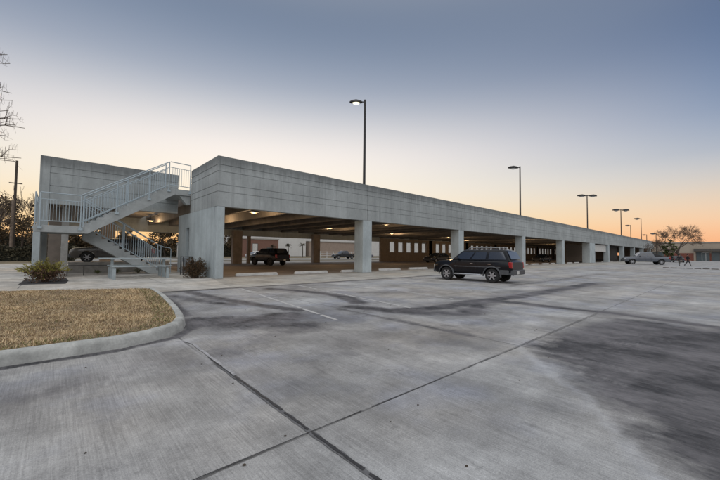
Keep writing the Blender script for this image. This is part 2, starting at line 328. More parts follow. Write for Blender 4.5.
for pts, w, s_ in [([(4.95, 1.9), (4.9, 1.3), (4.86, .75)], .12, .62), ([(4.35, 1.2), (4.3, .75)], .12, .6), ([(6.2, 1.2), (6.4, .9)], .25, .55), ([(1.45, 5.25), (1.4, 4.1)], .07, 1.0), ([(3.6, .5), (4.3, .3)], .15, .4),
                   ([(6.1, 8.2), (6.4, 6.5)], .2, .6), ([(1.2, 5.3), (1.75, 5.45)], .12, .9), ([(7.2, 1.4), (7.0, .7)], .3, .45), ([(.35, 4.5), (.5, 3.2), (.62, 2.4)], .1, .55)]:
    d = segdist(px_, py_, pts); scuff = np.maximum(scuff, np.clip(1-d/w/1.6, 0, 1)*s_)
damp = np.zeros(len(V))
for pts, w, s_ in strokes:
    if pts[0][0] > -10: damp = np.maximum(damp, np.clip(1-segdist(px_, py_, pts)/(w*2.2+.5), 0, 1)*min(1, s_+.1))
for pts, w, s_ in [([(2.2, 6.0), (3.2, 5.6), (4.4, 5.4)], 1.2, .8), ([(3.2, 11.5), (5, 11.3), (8, 11)], .9, .6), ([(2, 3.6), (3.5, 3.8)], 1.1, .6), ([(4, 2.9), (6.5, 3.2)], .9, .55), ([(-1.5, 3.9), (.9, 4.6)], 1.0, .75), ([(.2, 2.4), (.8, 1.3)], .7, .5), ([(2.6, 1.3), (3.2, 2.0)], .7, .45)]:
    damp = np.maximum(damp, np.clip(1-segdist(px_, py_, pts)/w, 0, 1)*s_)
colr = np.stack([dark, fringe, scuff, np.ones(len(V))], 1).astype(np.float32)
at = me.color_attributes.new('stain_shade', 'FLOAT_COLOR', 'POINT'); at.data.foreach_set('color', colr.ravel())
me.attributes.new('damp', 'FLOAT', 'POINT').data.foreach_set('value', damp.astype(np.float32))
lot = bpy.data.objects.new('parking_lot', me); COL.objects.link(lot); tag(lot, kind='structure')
# sealed wide joint at X=1.42 and worn painted stall lines
def ragged_strip(name, pts, w, z, m, seg=.12, jit=.35, gap=0.):
    b = MB(); P = []
    for (x0, y0), (x1, y1) in zip(pts[:-1], pts[1:]):
        k = max(2, int(math.hypot(x1-x0, y1-y0)/seg))
        for i in range(k): P.append((x0+(x1-x0)*i/k, y0+(y1-y0)*i/k))
    P.append(pts[-1]); dx, dy = pts[-1][0]-pts[0][0], pts[-1][1]-pts[0][1]; l = math.hypot(dx, dy); nxn, nyn = -dy/l, dx/l; row = []
    for i, (x, y) in enumerate(P):
        a = w/2*(1+random.uniform(-jit, jit)); c = w/2*(1+random.uniform(-jit, jit)); row.append(((x+nxn*a, y+nyn*a, z), (x-nxn*c, y-nyn*c, z)))
    for i in range(len(row)-1):
        if random.random() < gap: continue
        b.add([row[i][0], row[i][1], row[i+1][1], row[i+1][0]], [(0, 1, 2, 3)])
    o = b.build(name, m, fix=False)
    if o.data.polygons[0].normal.z < 0: o.data.flip_normals()
    return tag(o, kind='structure')
TAR = mat('joint_sealant', (.035, .036, .04), .45, .3, 20, .4)
TARL = mat('joint_edge', (.15, .152, .16), .7, .2, 20)
ragged_strip('joint_groove', [(1.395, -3), (1.405, 2.0), (1.42, 3.9)], .046, .004, TARL, .07, .3)
ragged_strip('joint_sealant', [(1.40, -3), (1.41, 2.0), (1.425, 4.3)], .022, .008, TAR, .05, .5, .05)
ragged_strip('joint_sealant', [(-3, 2.075), (1.3, 2.068), (4.9, 2.03), (9, 2.02)], .008, .006, TAR, .12, .35, .05)
PAINT = mat('worn_white_paint', (.52, .52, .52), .8, .2, 11, fine=.3)
DEP = mat('lime_deposit', (.44, .44, .46), .9, .25, 14, .3, fine=.3)
ragged_strip('lime_deposit', [(1.30, 5.36), (1.42, 5.28), (1.455, 5.05), (1.45, 4.6), (1.44, 4.0), (1.43, 3.5)], .034, .010, DEP, .10, .35, 0)
for k in range(12):
    x = 4.05+2.25*k
    ragged_strip('stall_line', [(x+.01, 5.15), (x+.80, 11.5)], .085, .004, PAINT, .1, .12, .10 if k < 1 else .16)
# apron, walkway, garage floor, side road
sheet('apron', [(2.42, 12.0), (145, 12.0), (145, 17.1), (2.42, 17.1)], .005, APR)
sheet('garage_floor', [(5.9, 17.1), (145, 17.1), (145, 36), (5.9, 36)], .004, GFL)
sheet('walkway', [(-60, 38), (-14, 18.98), (-1.1, 13.68), (1.5, 12.53), (2.1, 12.05), (4.7, 12.05), (5.5, 16.6), (5.9, 17.1), (5.9, 42), (-60, 42)], .012, WLK)
ROADM = concrete_mat('road_concrete', (.30, .30, .295), slab_lines=False, broom=False)
sheet('road', [(-200, 52), (300, 52), (300, 66), (-200, 66)], -.03, ROADM)
for x0, y0, x1, y1 in ((-60, 21, 5.5, 17.6), (-.9, 15.6, -.9, 30), (3.2, 14.8, 3.2, 22.5)):
    ragged_strip('walkway_joint', [(x0, y0), (x1, y1)], .02, .016, TARL, .3, .2)
# ---------------------------------------------------------------- grass island
outer = [(-14, 5.43), (-6, 5.43), (-2, 5.43), (.35, 5.43), (.72, 5.46), (1.05, 5.57), (1.36, 5.78), (1.58, 6.06), (1.73, 6.46), (1.84, 7.0), (1.97, 7.9), (2.12, 9.2), (2.24, 10.4), (2.3, 11.4), (2.32, 12.1)]
def offset(path, d):
    out = []
    for i, p in enumerate(path):
        a = path[max(i-1, 0)]; c = path[min(i+1, len(path)-1)]; dx, dy = c[0]-a[0], c[1]-a[1]; l = math.hypot(dx, dy); out.append((p[0]-dy/l*d, p[1]+dx/l*d))
    return out
o1 = offset(outer, .035); o2 = offset(outer, .155); o3 = offset(outer, .17)
KERB = mat('kerb_concrete', (.50, .515, .50), .9, .24, 3.2, .6, fine=.28)
b = MB(); rings = []
for a, c, d, e in zip(outer, o1, o2, o3): rings.append([(a[0], a[1], 0), (a[0]*.5+c[0]*.5, a[1]*.5+c[1]*.5, .10), (c[0], c[1], .135), ((c[0]*.75+d[0]*.25), (c[1]*.75+d[1]*.25), .15), (d[0], d[1], .15), (e[0], e[1], .02)])
b.loft(rings, closed=False, cap=False); tag(b.build('kerb', KERB, smooth=50), kind='structure')
ragged_strip('kerb_joint', [(1.60, 6.12), (1.44, 6.2)], .012, .153, TAR, .05, .2)
for yq in (9.2,): ragged_strip('kerb_joint', [(2.13, yq), (1.95, yq)], .012, .153, TAR, .05, .2)
for xq in (-1.6, -4.6): ragged_strip('kerb_joint', [(xq, 5.455), (xq, 5.61)], .012, .154, TAR, .05, .2)
isl = o2+[(1.5, 12.55), (-1.1, 13.7), (-14, 19)]
sheet('soil', isl, .125, mat('thatch', (.33, .25, .16), .95, .35, 5, .5, fine=.4))
def blades():
    n_ = 520000
    x = rng.uniform(-9, 2.4, n_); y = rng.uniform(5.5, 16.5, n_)
    keep = inpoly(x, y, isl) & (x > -2.2-(y-5.5)*.22) & (rng.random(n_) < np.clip(7.6/y, 0, 1)**1.6)
    x, y = x[keep], y[keep]; m_ = len(x)
    dE = segdist(x, y, o2)
    patch = np.sin(x*2.1+1.3*np.sin(y*1.7))*np.sin(y*1.9+x)*.5+.5; p2 = np.sin(x*7+2*np.sin(y*5.))*np.sin(y*6.3+x*2)*.5+.5
    ln = rng.uniform(.022, .055, m_)*(.6+.6*patch)*(.6+.7*p2); a = rng.uniform(0, 2*np.pi, m_); lean = rng.uniform(.2, 1.5, m_)*ln; w = rng.uniform(.0025, .005, m_)*(y/7)**.6
    z0 = .125
    P = np.zeros((m_, 3, 3)); pa = a+np.pi/2+rng.normal(0, .5, m_)
    P[:, 0] = np.stack([x-np.cos(pa)*w, y-np.sin(pa)*w, np.full(m_, z0)], 1)
    P[:, 1] = np.stack([x+np.cos(pa)*w, y+np.sin(pa)*w, np.full(m_, z0)], 1)
    P[:, 2] = np.stack([x+np.cos(a)*lean, y+np.sin(a)*lean, z0+ln*.85], 1)
    me = bpy.data.meshes.new('grass'); me.vertices.add(m_*3); me.vertices.foreach_set('co', P.ravel())
    me.loops.add(m_*3); me.loops.foreach_set('vertex_index', np.arange(m_*3, dtype=np.int32)); me.polygons.add(m_); me.polygons.foreach_set('loop_start', np.arange(0, m_*3, 3, dtype=np.int32))
    t = rng.random(m_); c = np.stack([.70-.28*t, .56-.25*t, .36-.18*t], 1)*(.72+.42*patch[:, None])*(.8+.4*p2[:, None])
    green = (rng.random(m_) < np.where(dE < .35, .42, .05)); c[green] = np.array([.10, .13, .04])*rng.uniform(.7, 1.5, (green.sum(), 1))
    brown = rng.random(m_) < .16+.2*(1-p2); c[brown] = np.array([.24, .155, .09])
    cc = np.repeat(np.concatenate([c, np.ones((m_, 1))], 1), 3, 0).astype(np.float32)
    me.color_attributes.new('blade', 'FLOAT_COLOR', 'POINT').data.foreach_set('color', cc.ravel()); me.update(calc_edges=True)
    m = bpy.data.materials.new('dry_grass'); m.use_nodes = True; nd = m.node_tree.nodes; p = nd['Principled BSDF']; p.inputs['Roughness'].default_value = .8; p.inputs['Specular IOR Level'].default_value = .2
    q = N(nd, 'ShaderNodeAttribute'); q.attribute_name = 'blade'; m.node_tree.links.new(q.outputs['Color'], p.inputs['Base Color']); me.materials.append(m)
    o = bpy.data.objects.new('grass', me); COL.objects.link(o); tag(o, 'dormant straw brown lawn grass filling the kerbed island', 'grass', kind='stuff')
blades()

# ---------------------------------------------------------------- the garage
YF = 16.31; XC = 5.58; XE = 140.3; YB = 36.0
G = empty('parking_garage', (XC, YF, 0))
tag(G, 'long single deck concrete parking garage with open bays and banded parapet', 'parking garage')
def gb(mb, name, m, **k):   # build in world coordinates, then hang on the garage
    o = mb.build(name, m, parent=G, **k); o.location = (-XC, -YF, 0); return o
BANDS = [(3.47, 4.155), (4.185, 4.505), (4.535, 5.135), (5.165, 5.455), (5.485, 5.89)]
def banded(mb, x0, x1, y0, y1, bands=BANDS, inset=.022):
    for i, (a, c) in enumerate(bands):
        mb.box(x0, x1, y0, y1, a, c)
        if i+1 < len(bands): mb.box(x0+inset, x1-inset, y0+inset, y1-inset, c, bands[i+1][0])
colsR = [15.83, 27.52, 41.2, 55.14, 71.61, 82.26, 96.12, 108.88, 121.4, 134.35]
edges = [XC]+[x-.42 for x in colsR]+[XE]
for i, (a, c) in enumerate(zip(edges[:-1], edges[1:])):
    b = MB(); banded(b, a+(.014 if i else 0), c-.014, YF, YF+.33); gb(b, 'parapet', FAC)
# columns: square concrete with a slight chamfer
for x in [XC+.375]+colsR:
    b = MB(); w = .37 if x < 7 else .82
    z1 = 3.47
    y0 = YF+.004; y1 = YF+(.33 if x < 7 else .86)
    if 70 < x < 72: b.box(x-3.3, x, y0, y1+.3, .0, z1)
    else: b.box(x-w+.004, x, y0, y1, .0, z1)
    gb(b, 'column', COLM, bevel=.018)
# return wall beside the stairs
b = MB(); banded(b, XC, XC+.37, YF+.335, 20.6); gb(b, 'side_parapet', FAC)
b = MB(); b.box(XC+.002, XC+.35, YF+.34, 20.72, 0, 3.466); b.box(XC+.002, XC+.35, 21.36, 23.0, 0, 3.466); b.box(XC+.002, XC+.35, 20.723, 21.357, 2.65, 3.464); gb(b, 'side_wall', COLM)
d = MB(); d.box(XC+.16, XC+.2, 20.73, 21.35, .01, 2.64); do = gb(d, 'door', mat('door_paint', (.10, .105, .11), .5, .1, 5))
h = MB(); h.cbox((XC+.13, 20.86, 1.05), (.06, .12, .03)); ho = h.build('handle', CHROME, parent=do)
# setback wall above the stairs
SB = [(3.62, 4.16), (4.19, 4.52), (4.55, 5.16), (5.19, 5.50), (5.53, 6.0)]
b = MB(); banded(b, -.36, XC-.1, 22.9, 23.2, SB); gb(b, 'rear_parapet', FAC)
b = MB(); b.box(-.74, -.362, 22.87, 23.25, 0, 6.0); gb(b, 'corner_pier', FAC, bevel=.015)
b = MB(); banded(b, -.7, -.4, 23.255, YB, SB); gb(b, 'end_parapet', FAC)
# wall piece and column under the deck by the stairs
b = MB(); b.box(-.355, .16, 24.4, 24.7, 0, 3.6); gb(b, 'brown_wall', mat('taupe_wall', (.24, .205, .175), .9, .12, 3))
b = MB(); b.box(.17, .46, 24.3, 24.75, 0, 3.6); gb(b, 'column', WHT)
# deck and double-tee stems
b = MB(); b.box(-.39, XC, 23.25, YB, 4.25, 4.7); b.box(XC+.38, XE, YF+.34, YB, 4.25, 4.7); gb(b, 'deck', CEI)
for k in range(60):
    x = .9+2.38*k
    if abs(x-XC) < .5: x += .6
    if x > XE-.5: break
    b = MB(); y0 = 23.3 if x < XC else YF+.36
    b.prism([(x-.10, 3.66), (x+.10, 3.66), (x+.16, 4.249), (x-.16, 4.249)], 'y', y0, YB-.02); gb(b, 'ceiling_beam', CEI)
# far side: beam, brown pierced walls and columns
b = MB(); b.box(-.35, XE, YB, YB+.4, 3.05, 5.89); gb(b, 'far_parapet', FAC)
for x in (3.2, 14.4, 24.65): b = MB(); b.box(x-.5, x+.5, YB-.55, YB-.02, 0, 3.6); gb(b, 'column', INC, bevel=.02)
b = MB(); b.box(15.75, 16.1, YB+.02, YB+.3, 0, 3.04); gb(b, 'downpipe_column', INC)
def pierced(x0, nwin, m):
    b = MB(); p_ = 2.05; w = 1.32; xa = x0-.9; y0, y1 = YB-.1, YB+.2
    b.box(xa-1.15, x0, y0, y1, 0, 3.6)
    for i in range(nwin):
        xs_ = x0+i*p_
        b.box(xs_, xs_+w, y0, y1, 0, 1.5)
        b.box(xs_, xs_+w, y0, y1, 3.2, 3.6)
        b.box(xs_+w, xs_+(p_ if i < nwin-1 else p_+.95), y0, y1, 0, 3.6)
    gb(b, 'pierced_wall', m)
for k in range(8): pierced(38.75+12.3*k, 5, BRK)
# extra wall between bays 4-5 (stair core)
b = MB(); b.box(75.0, 92, 22, 22.3, 0, 3.6); gb(b, 'core_wall', BRK)
b = MB(); b.box(72.1, 81.3, YF+.4, YF+.6, 2.05, 3.3); gb(b, 'white_screen', WHT)
b = MB(); b.box(93, 104, 19, 19.3, 0, 3.6); gb(b, 'core_wall', DARK)
b = MB(); b.box(XE-.25, XE, YF+.4, 25.2, 0, 4.24); b.box(XE-.25, XE, 26.0, YB, 0, 4.24); b.box(XE-.25, XE, 25.2, 26.0, 0, 1.4); b.box(XE-.25, XE, 25.2, 26.0, 2.3, 4.24); gb(b, 'end_wall', BRK)
# ceiling lamps with warm light
lamps = [(8.9, 19.6, 30), (9.2, 27, 34), (20.2, 26.8, 34), (20.6, 19.5, 10), (30.6, 28, 40), (42, 27.4, 40), (54, 22, 34), (64, 27, 34), (78, 26, 25), (92, 26, 25), (5.6, 31.5, 30), (2.8, 27.6, 5), (53, 31, 20)]
for x, y, pw in lamps:
    f_ = MB(); f_.cbox((0, 0, .05), (.5, .5, .1)); fo = f_.build('ceiling_light', TRIM, parent=G, bevel=.02); fo.location = (x-XC, y-YF, 3.72)
    l_ = MB(); l_.cbox((0, 0, -.02), (.26, .26, .03)); l_.build('lens', GLOW, parent=fo)
    r_ = MB(); r_.tube([(0, 0, .09), (0, 0, .53)], .02, 6); r_.build('stem', TRIM, parent=fo)
    pl = bpy.data.lights.new('lamp', 'POINT'); pl.energy = pw*4.2; pl.color = (1, .68, .38); pl.shadow_soft_size = .2
    po = bpy.data.objects.new('lamp', pl); COL.objects.link(po); po.parent = fo; po.location = (0, 0, -.2)

# ---------------------------------------------------------------- staircase
ST = empty('staircase', (2, 20.6, 0)); tag(ST, 'outdoor concrete staircase with two flights and pale metal railings', 'staircase')
def sb(mb, name, m, parent=None, **k):
    o = mb.build(name, m, parent=parent or ST, **k)
    if parent is None: o.location = (-2, -20.6, 0)
    return o
ya, yb, yc, yd = 20.6, 21.68, 21.72, 22.76
def flight(x0, z0, x1, z1, n_, y0, y1, soff):
    rx = (x1-x0)/n_; rz = (z1-z0)/n_; poly = [(x0, z0)]
    for i in range(n_):
        poly.append((x0+rx*i, z0+rz*(i+1))); poly.append((x0+rx*(i+1), z0+rz*(i+1)))
    return poly
b = MB(); poly = flight(.95, 2.4, 4.42, 4.74, 14, ya, yb, 0)
poly += [(4.77, 4.74), (4.77, 4.43), (1.08, 2.09), (.95, 2.09)]
b.prism(poly, 'y', ya, yb); sb(b, 'upper_flight', STC)
b = MB(); b.box(-.80, .946, ya, yd, 2.09, 2.4); sb(b, 'landing', STC, bevel=.01)
b = MB(); b.box(4.774, XC-.006, ya, 22.86, 4.43, 4.74); sb(b, 'top_platform', STC)
b = MB(); b.prism([(5.0, 4.425), (XC-.006, 4.425), (XC-.006, 3.95), (5.38, 3.95)], 'y', ya+.1, ya+.5); sb(b, 'bracket', STC)
b = MB(); rx = .25; poly = [(.95, 2.4)]
n_ = 14; rz = 2.38/n_; X0 = .95
for i in range(n_):
    poly.append((X0+.25*(i+1), 2.4-rz*i)); poly.append((X0+.25*(i+1), 2.4-rz*(i+1)))
poly += [(3.9, .02), (1.0, 1.80), (.95, 1.84)]
poly[-1] = (.95, 1.86)
b.prism(poly, 'y', yc, yd); sb(b, 'lower_flight', STC)
b = MB(); b.box(-.80, -.56, ya, yd, 0, 2.088); sb(b, 'support_wall', COLM, bevel=.01)
def railing(p0, p1, posts, topz=1.47, low=.2, y=None, step=.105, name='railing', mid=.3, post_r=.028, parent=None):
    """p0,p1 = (x,y,z) of the walking line; pickets between"""
    a = Vector(p0); c = Vector(p1); hz = math.hypot(c.x-a.x, c.y-a.y); up = Vector((0, 0, 1))
    b = MB(); k = max(1, int(hz/step))
    b.tube([a+up*low, c+up*low], .02, 6); b.tube([a+up*(topz-mid), c+up*(topz-mid)], .017, 6)
    for i in range(1, k):
        q = a.lerp(c, i/k); b.tube([q+up*low, q+up*(topz-mid)], .012, 5)
    r_ = sb(b, name, RAIL)
    t = MB(); t.tube([a+up*topz, c+up*topz], .024, 8); t.build('handrail', RAIL, parent=r_, smooth=40)
    for s_ in posts:
        q = a.lerp(c, s_); p = MB(); p.tube([q+up*(-.16 if low < .3 else 0), q+up*topz], post_r, 8); p.cbox((q.x, q.y-.02, q.z-.12), (.16, .03, .10)); p.build('post', RAIL, parent=r_)
    return r_
yf = ya-.035
railing((-.60, yf, 2.4), (.80, yf, 2.4), (0, 1))
railing((.80, yf, 2.42), (4.45, yf, 4.72), (.375, .75, 1))
railing((4.5, yf, 4.74), (5.52, yf, 4.70), (1,))
railing((-.76, yf+.1, 2.4), (-.76, yd-.05, 2.4), (0, 1))
railing((.95, yb-.05, 2.5), (4.5, yb-.05, 4.78), (0, .5, 1))
railing((.98, yc+.05, 2.38), (4.25, yc+.05, .15), (0, .5, 1), topz=1.5)
railing((.98, yd-.05, 2.38), (4.6, yd-.05, .05), (0, .5, 1), topz=1.5)
b = MB(); b.tube([(4.25, yc+.05, 1.65), (4.6, yc+.05, 1.5), (4.85, yc+.05, 1.48), (4.92, yc+.05, 1.4), (4.92, yc+.05, .02)], .02, 8); sb(b, 'handrail', RAIL, smooth=40)

# low wall, raised pad and pipe rail behind the stairs
b = MB(); b.box(.5, 5.4, 24.3, 24.55, 0, .62); tag(b.build('low_wall', mat('pale_wall', (.36, .345, .32), .9, .2, 3, fine=.1), bevel=.02), 'low grey retaining wall behind the stair flight', 'wall')
sheet('raised_pad', [(.5, 24.552), (5.4, 24.552), (5.4, 30), (-.2, 30), (-.2, 26)], .55, WLK)
b = MB(); b.tube([(.40, 21.8, .52), (2.2, 21.8, .52)], .02, 8)
rr = empty('pipe_rail', (1.05, 21.8, 0)); tag(rr, 'low dark pipe rail left of the picnic table under the landing', 'rail')
o = b.build('rail', DARK, parent=rr); o.location = (-1.05, -21.8, 0)
for x in (.42, 1.05, 2.1):
    p = MB(); p.tube([(x-1.05, 0, 0), (x-1.05, 0, .505)], .018, 6); p.build('post', DARK, parent=rr)

# ---------------------------------------------------------------- picnic table
T = empty('picnic_table', (2.85, 18.95, .012)); tag(T, 'pale grey metal picnic table with benches before the stairs', 'picnic table')
b = MB()
for k in range(5): b.box(-1.45, 1.38, -.36+.147*k, -.36+.147*k+.135, .90, .945)
b.build('tabletop', GALV, parent=T)
for s_ in (-1, 1):
    b = MB()
    for k in range(2): b.box(-1.05, 1.30, s_*.78-.14+.145*k, s_*.78-.14+.145*k+.135, .55, .59)
    b.build('bench_seat', GALV, parent=T)
for x in (-.95, 1.13):
    b = MB(); b.box(x-.07, x+.07, -.30, .30, .86, .898); b.box(x-.05, x+.05, -.06, .06, .02, .86); b.box(x-.035, x+.035, -.84, .84, .49, .548)
    b.box(x-.06, x+.06, -.88, -.70, 0, .488); b.box(x-.06, x+.06, .70, .88, 0, .488); b.box(x-.08, x+.08, -.2, .2, .0, .02); b.build('leg', GALV, parent=T)

# utility box by the door
U = empty('utility_cabinet', (5.25, 19.9, .012)); tag(U, 'small dark framed utility cabinet beside the stair door', 'cabinet')
b = MB(); b.box(-.16, .2, -.2, .2, .08, .92); b.build('body', mat('cabinet_paint', (.22, .24, .26), .6, .1, 5), parent=U, bevel=.01)
b = MB()
for x, y in ((-.2, -.24), (.24, -.24), (-.2, .24), (.24, .24)): b.box(x-.018, x+.018, y-.018, y+.018, 0, 1.0)
b.box(-.2, .24, -.256, -.224, .97, 1.0); b.box(-.216, -.184, -.24, .24, .97, 1.001); b.build('frame', DARK, parent=U)
b = MB(); b.box(-.17, -.162, -.1, .1, .45, .7); b.build('notice', WHT, parent=U)

# ---------------------------------------------------------------- shrubs
def leafmat(name, c1, c2):
    m = bpy.data.materials.new(name); m.use_nodes = True; nd = m.node_tree.nodes; lk = m.node_tree.links; p = nd['Principled BSDF']; p.inputs['Roughness'].default_value = .7; p.inputs['Specular IOR Level'].default_value = .25
    g = N(nd, 'ShaderNodeNewGeometry'); r = ramp(nd, [(0, tuple(c1)+(1,)), (1, tuple(c2)+(1,))]); lk.new(g.outputs['Random Per Island'], r.inputs[0]); lk.new(r.outputs[0], p.inputs['Base Color']); MATS[name] = m; return m
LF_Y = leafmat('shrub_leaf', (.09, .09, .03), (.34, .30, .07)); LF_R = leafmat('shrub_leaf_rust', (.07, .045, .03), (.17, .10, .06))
LF_D = leafmat('rust_shrub', (.030, .030, .018), (.13, .075, .038)); LF_T = leafmat('tree_leaf', (.06, .045, .025), (.17, .12, .07)); LF_G = leafmat('green_leaf', (.05, .075, .022), (.13, .15, .05)); LF_H = leafmat('hedge_leaf', (.04, .038, .024), (.09, .08, .05))
def quads(centers, sizes, aspect=2.2, droop=None):
    n_ = len(centers); d = rng.normal(size=(n_, 3)) if droop is None else droop+rng.normal(size=(n_, 3))*.35
    d /= np.linalg.norm(d, axis=1)[:, None]; u = np.cross(d, rng.normal(size=(n_, 3))); u /= np.linalg.norm(u, axis=1)[:, None]
    s = sizes[:, None]; c = np.asarray(centers)
    P = np.stack([c-d*s*aspect/2, c+u*s/2, c+d*s*aspect/2, c-u*s/2], 1).reshape(-1, 3)
    return P, np.arange(n_*4).reshape(-1, 4)
def leafobj(name, centers, sizes, m, parent=None, aspect=2.2, droop=None):
    P, Fa = quads(centers, sizes, aspect, droop); me = bpy.data.meshes.new(name); me.from_pydata(P.tolist(), [], Fa.tolist()); me.materials.append(m)
    o = bpy.data.objects.new(name, me); COL.objects.link(o)
    if parent: o.parent = parent
    return o
def shrub(name, loc, rad, h, nst, m_out, m_in, label, wild=1., leaf=.035, per=26):
    root = empty(name, loc); tag(root, label, 'shrub'); st = MB(); cs = []; dr = []; ci = []
    for i in range(nst):
        a = random.uniform(0, 2*math.pi); e = random.uniform(.15, 1.0); rr_ = rad*(1-.55*e*e)*random.uniform(.5, 1.05); hh = h*(.35+.65*e)*random.uniform(.75, 1.08)
        tip = Vector((math.cos(a)*rr_, math.sin(a)*rr_, hh)); midp = Vector((tip.x*.42, tip.y*.42, hh*.62))
        st.tube([(tip.x*.1, tip.y*.1, 0), midp, tip], [.008, .006, .002], 4)
        for k in range(per):
            t = random.uniform(.25, 1.03); q = midp.lerp(tip, (t-.5)*2) if t > .5 else Vector((tip.x*.1, tip.y*.1, 0)).lerp(midp, t*2)
            q = q+Vector([random.gauss(0, .035)*wild for _ in range(3)]); (cs if (q.z > h*.45 or random.random() < .15) else ci).append(q); 
    st.build('stems', TWIG, parent=root)
    for i in range(int(nst*per*.45)):
        a = random.uniform(0, 2*math.pi); q = random.random()**.5; z = random.random(); w = rad*(.72 if z < .5 else .72-.8*(z-.5))*q
        ci.append(Vector((math.cos(a)*w, math.sin(a)*w, .02+z*h*.66)))
    dirs = np.array([[c.x, c.y, .6*h] for c in cs]); dirs /= np.linalg.norm(dirs, axis=1)[:, None]
    leafobj('foliage', np.array([tuple(c) for c in cs]), rng.uniform(.6, 1.3, len(cs))*leaf, m_out, root, 3.0, dirs)
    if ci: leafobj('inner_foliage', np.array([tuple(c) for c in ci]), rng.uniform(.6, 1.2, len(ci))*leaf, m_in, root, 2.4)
    return root
shrub('arching_shrub', (-.30, 18.3, .02), .84, .95, 90, LF_Y, LF_R, 'spreading yellow green shrub in dark mulch below the stair landing', leaf=.034, per=26)
shrub('rusty_shrub', (4.98, 17.35, .02), .72, .98, 150, LF_D, LF_D, 'dark rust brown shrub against the garage corner wall', leaf=.028, per=30)
sheet('mulch_bed', [(-1.0, 17.35), (.3, 16.95), (.42, 18.6), (.36, 20.4), (-.95, 20.4)], .018, mat('mulch', (.035, .034, .037), .95, .3, 12, .5, fine=.3))
for i, (x, y, s_) in enumerate(((2.55, 23.2, .22), (3.55, 23.0, .24), (1.7, 23.3, .16))):
    shrub('weed_tuft', (x, y, .012), s_*1.4, s_*1.3, 14, LF_G, LF_G, ('small green weed tuft behind the left leg of the picnic table', 'small green weed tuft under the foot of the lower stair flight', 'small green weed tuft below the pipe rail')[i], leaf=.02, per=14)

# ---------------------------------------------------------------- wheel stops
def wheelstop_mesh():
    b = MB(); rings = []
    for x, s_ in ((-1.2, .7), (-1.14, 1), (1.14, 1), (1.2, .7)):
        rings.append([(x, -.10, 0), (x, -.085*s_, .12*s_), (x, -.05*s_, .15*s_), (x, .05*s_, .15*s_), (x, .085*s_, .12*s_), (x, .10, 0)])
    b.loft(rings); return b
ordn = ['first', 'second', 'third', 'fourth', 'fifth', 'sixth', 'seventh', 'eighth', 'ninth', 'tenth', 'eleventh', 'twelfth', 'thirteenth', 'fourteenth', 'fifteenth', 'sixteenth', 'seventeenth', 'eighteenth', 'nineteenth', 'twentieth', 'twenty first']
ws0 = None; k2 = 0
for k in range(24):
    x = 8.2+3.53*k
    if 55.9 < x < 57.5 or 68 < x < 72 or 72 < x < 82: continue
    if ws0 is None: ws0 = wheelstop_mesh().build('wheel_stop', WHT, smooth=30); o = ws0
    else: o = ws0.copy(); COL.objects.link(o)
    o.location = (x, 17.42+random.uniform(-.05, .05), .006); o.rotation_euler.z = random.uniform(-.012, .012)
    if k2 < len(ordn): tag(o, 'white concrete wheel stop, %s from the garage corner along the front bays' % ordn[k2], 'wheel stop', 'wheel stops along the garage front')
    k2 += 1
wd = None
for k in range(8):
    if wd is None: wd = wheelstop_mesh().build('wheel_stop', mat('old_rubber', (.055, .045, .04), .9, .2, 6), smooth=30); o = wd
    else: o = wd.copy(); COL.objects.link(o)
    o.scale = (.18, 1.6, .55); o.location = (50.2, 4.85-.62*k, .002); o.rotation_euler.z = 0
    o.scale = (.21, 1.2, .45); o.rotation_euler.z = R(90)
    tag(o, 'low dark kerb block in the open lot, %s of the row from the pickup side' % ordn[k], 'kerb block', 'low dark blocks in the lot')

# ---------------------------------------------------------------- roof and ground lamp posts
def lamp_head(b, sx, lens):
    """shoebox/cobra style head pointing to +-x"""
    pr = [(0, 6), ]
    rings = []
    for t, w, h in ((.18, .05, .05), (.32, .16, .10), (.62, .21, .15), (.95, .17, .10), (1.08, .05, .04)):
        x = sx*t; rings.append([(x, -w, -.01), (x, -w*.7, h), (x, w*.7, h), (x, w, -.01), (x, w*.6, -.05), (x, -w*.6, -.05)])
    b.loft(rings)
def lamp_post(name, loc, h, heads, label, rz=R(135), sc=1., lit=False, group='lamp posts on the garage roof'):
    root = empty(name, loc, rz); tag(root, label, 'lamp post', group)
    b = MB(); b.tube([(0, 0, 0), (0, 0, h+.12)], [.10, .075], 10); b.build('pole', DARK, parent=root, smooth=40)
    b = MB(); b.cbox((0, 0, .06), (.4, .4, .12)); b.build('base_plate', DARK, parent=root)
    for s_ in heads:
        b = MB(); lamp_head(b, s_, lit); b.tube([(0, 0, .02), (s_*.3, 0, .03)], .04, 8); ho = b.build('lamp_head', DARK, parent=root, smooth=50); ho.location = (0, 0, h-.05); ho.scale = (sc, sc, sc)
        l_ = MB(); rr_ = []
        for z, q in ((-.052, 1), (-.12, .78), (-.15, .35)): rr_.append([(s_*.62+.26*q*math.cos(a)*1.0, .15*q*math.sin(a), z) for a in np.linspace(0, 2*math.pi, 14, endpoint=False)])
        l_.loft(rr_); l_.build('lens', LENS if lit else LAMPW, parent=ho, smooth=60)
    return root
DK = 4.7
left_dir = math.atan2(-R_.y, -R_.x)
lamp_post('roof_lamp_post', (15.7, 17.0, DK), 7.22, (1,), 'tall black lamp post on the garage roof with its head lit', left_dir, 1.0, True)
lamp_post('roof_lamp_post', (41.5, 17.0, DK), 7.22, (1,), 'unlit single head lamp post on the roof, right of the lit one', left_dir, 1.35)
lamp_post('roof_lamp_post', (69.9, 17.0, DK), 7.28, (1, -1), 'nearer double headed lamp post on the garage roof', left_dir, 1.6)
lamp_post('roof_lamp_post', (97.3, 17.0, DK), 7.28, (1, -1), 'farther double headed lamp post on the garage roof', left_dir, 1.8)
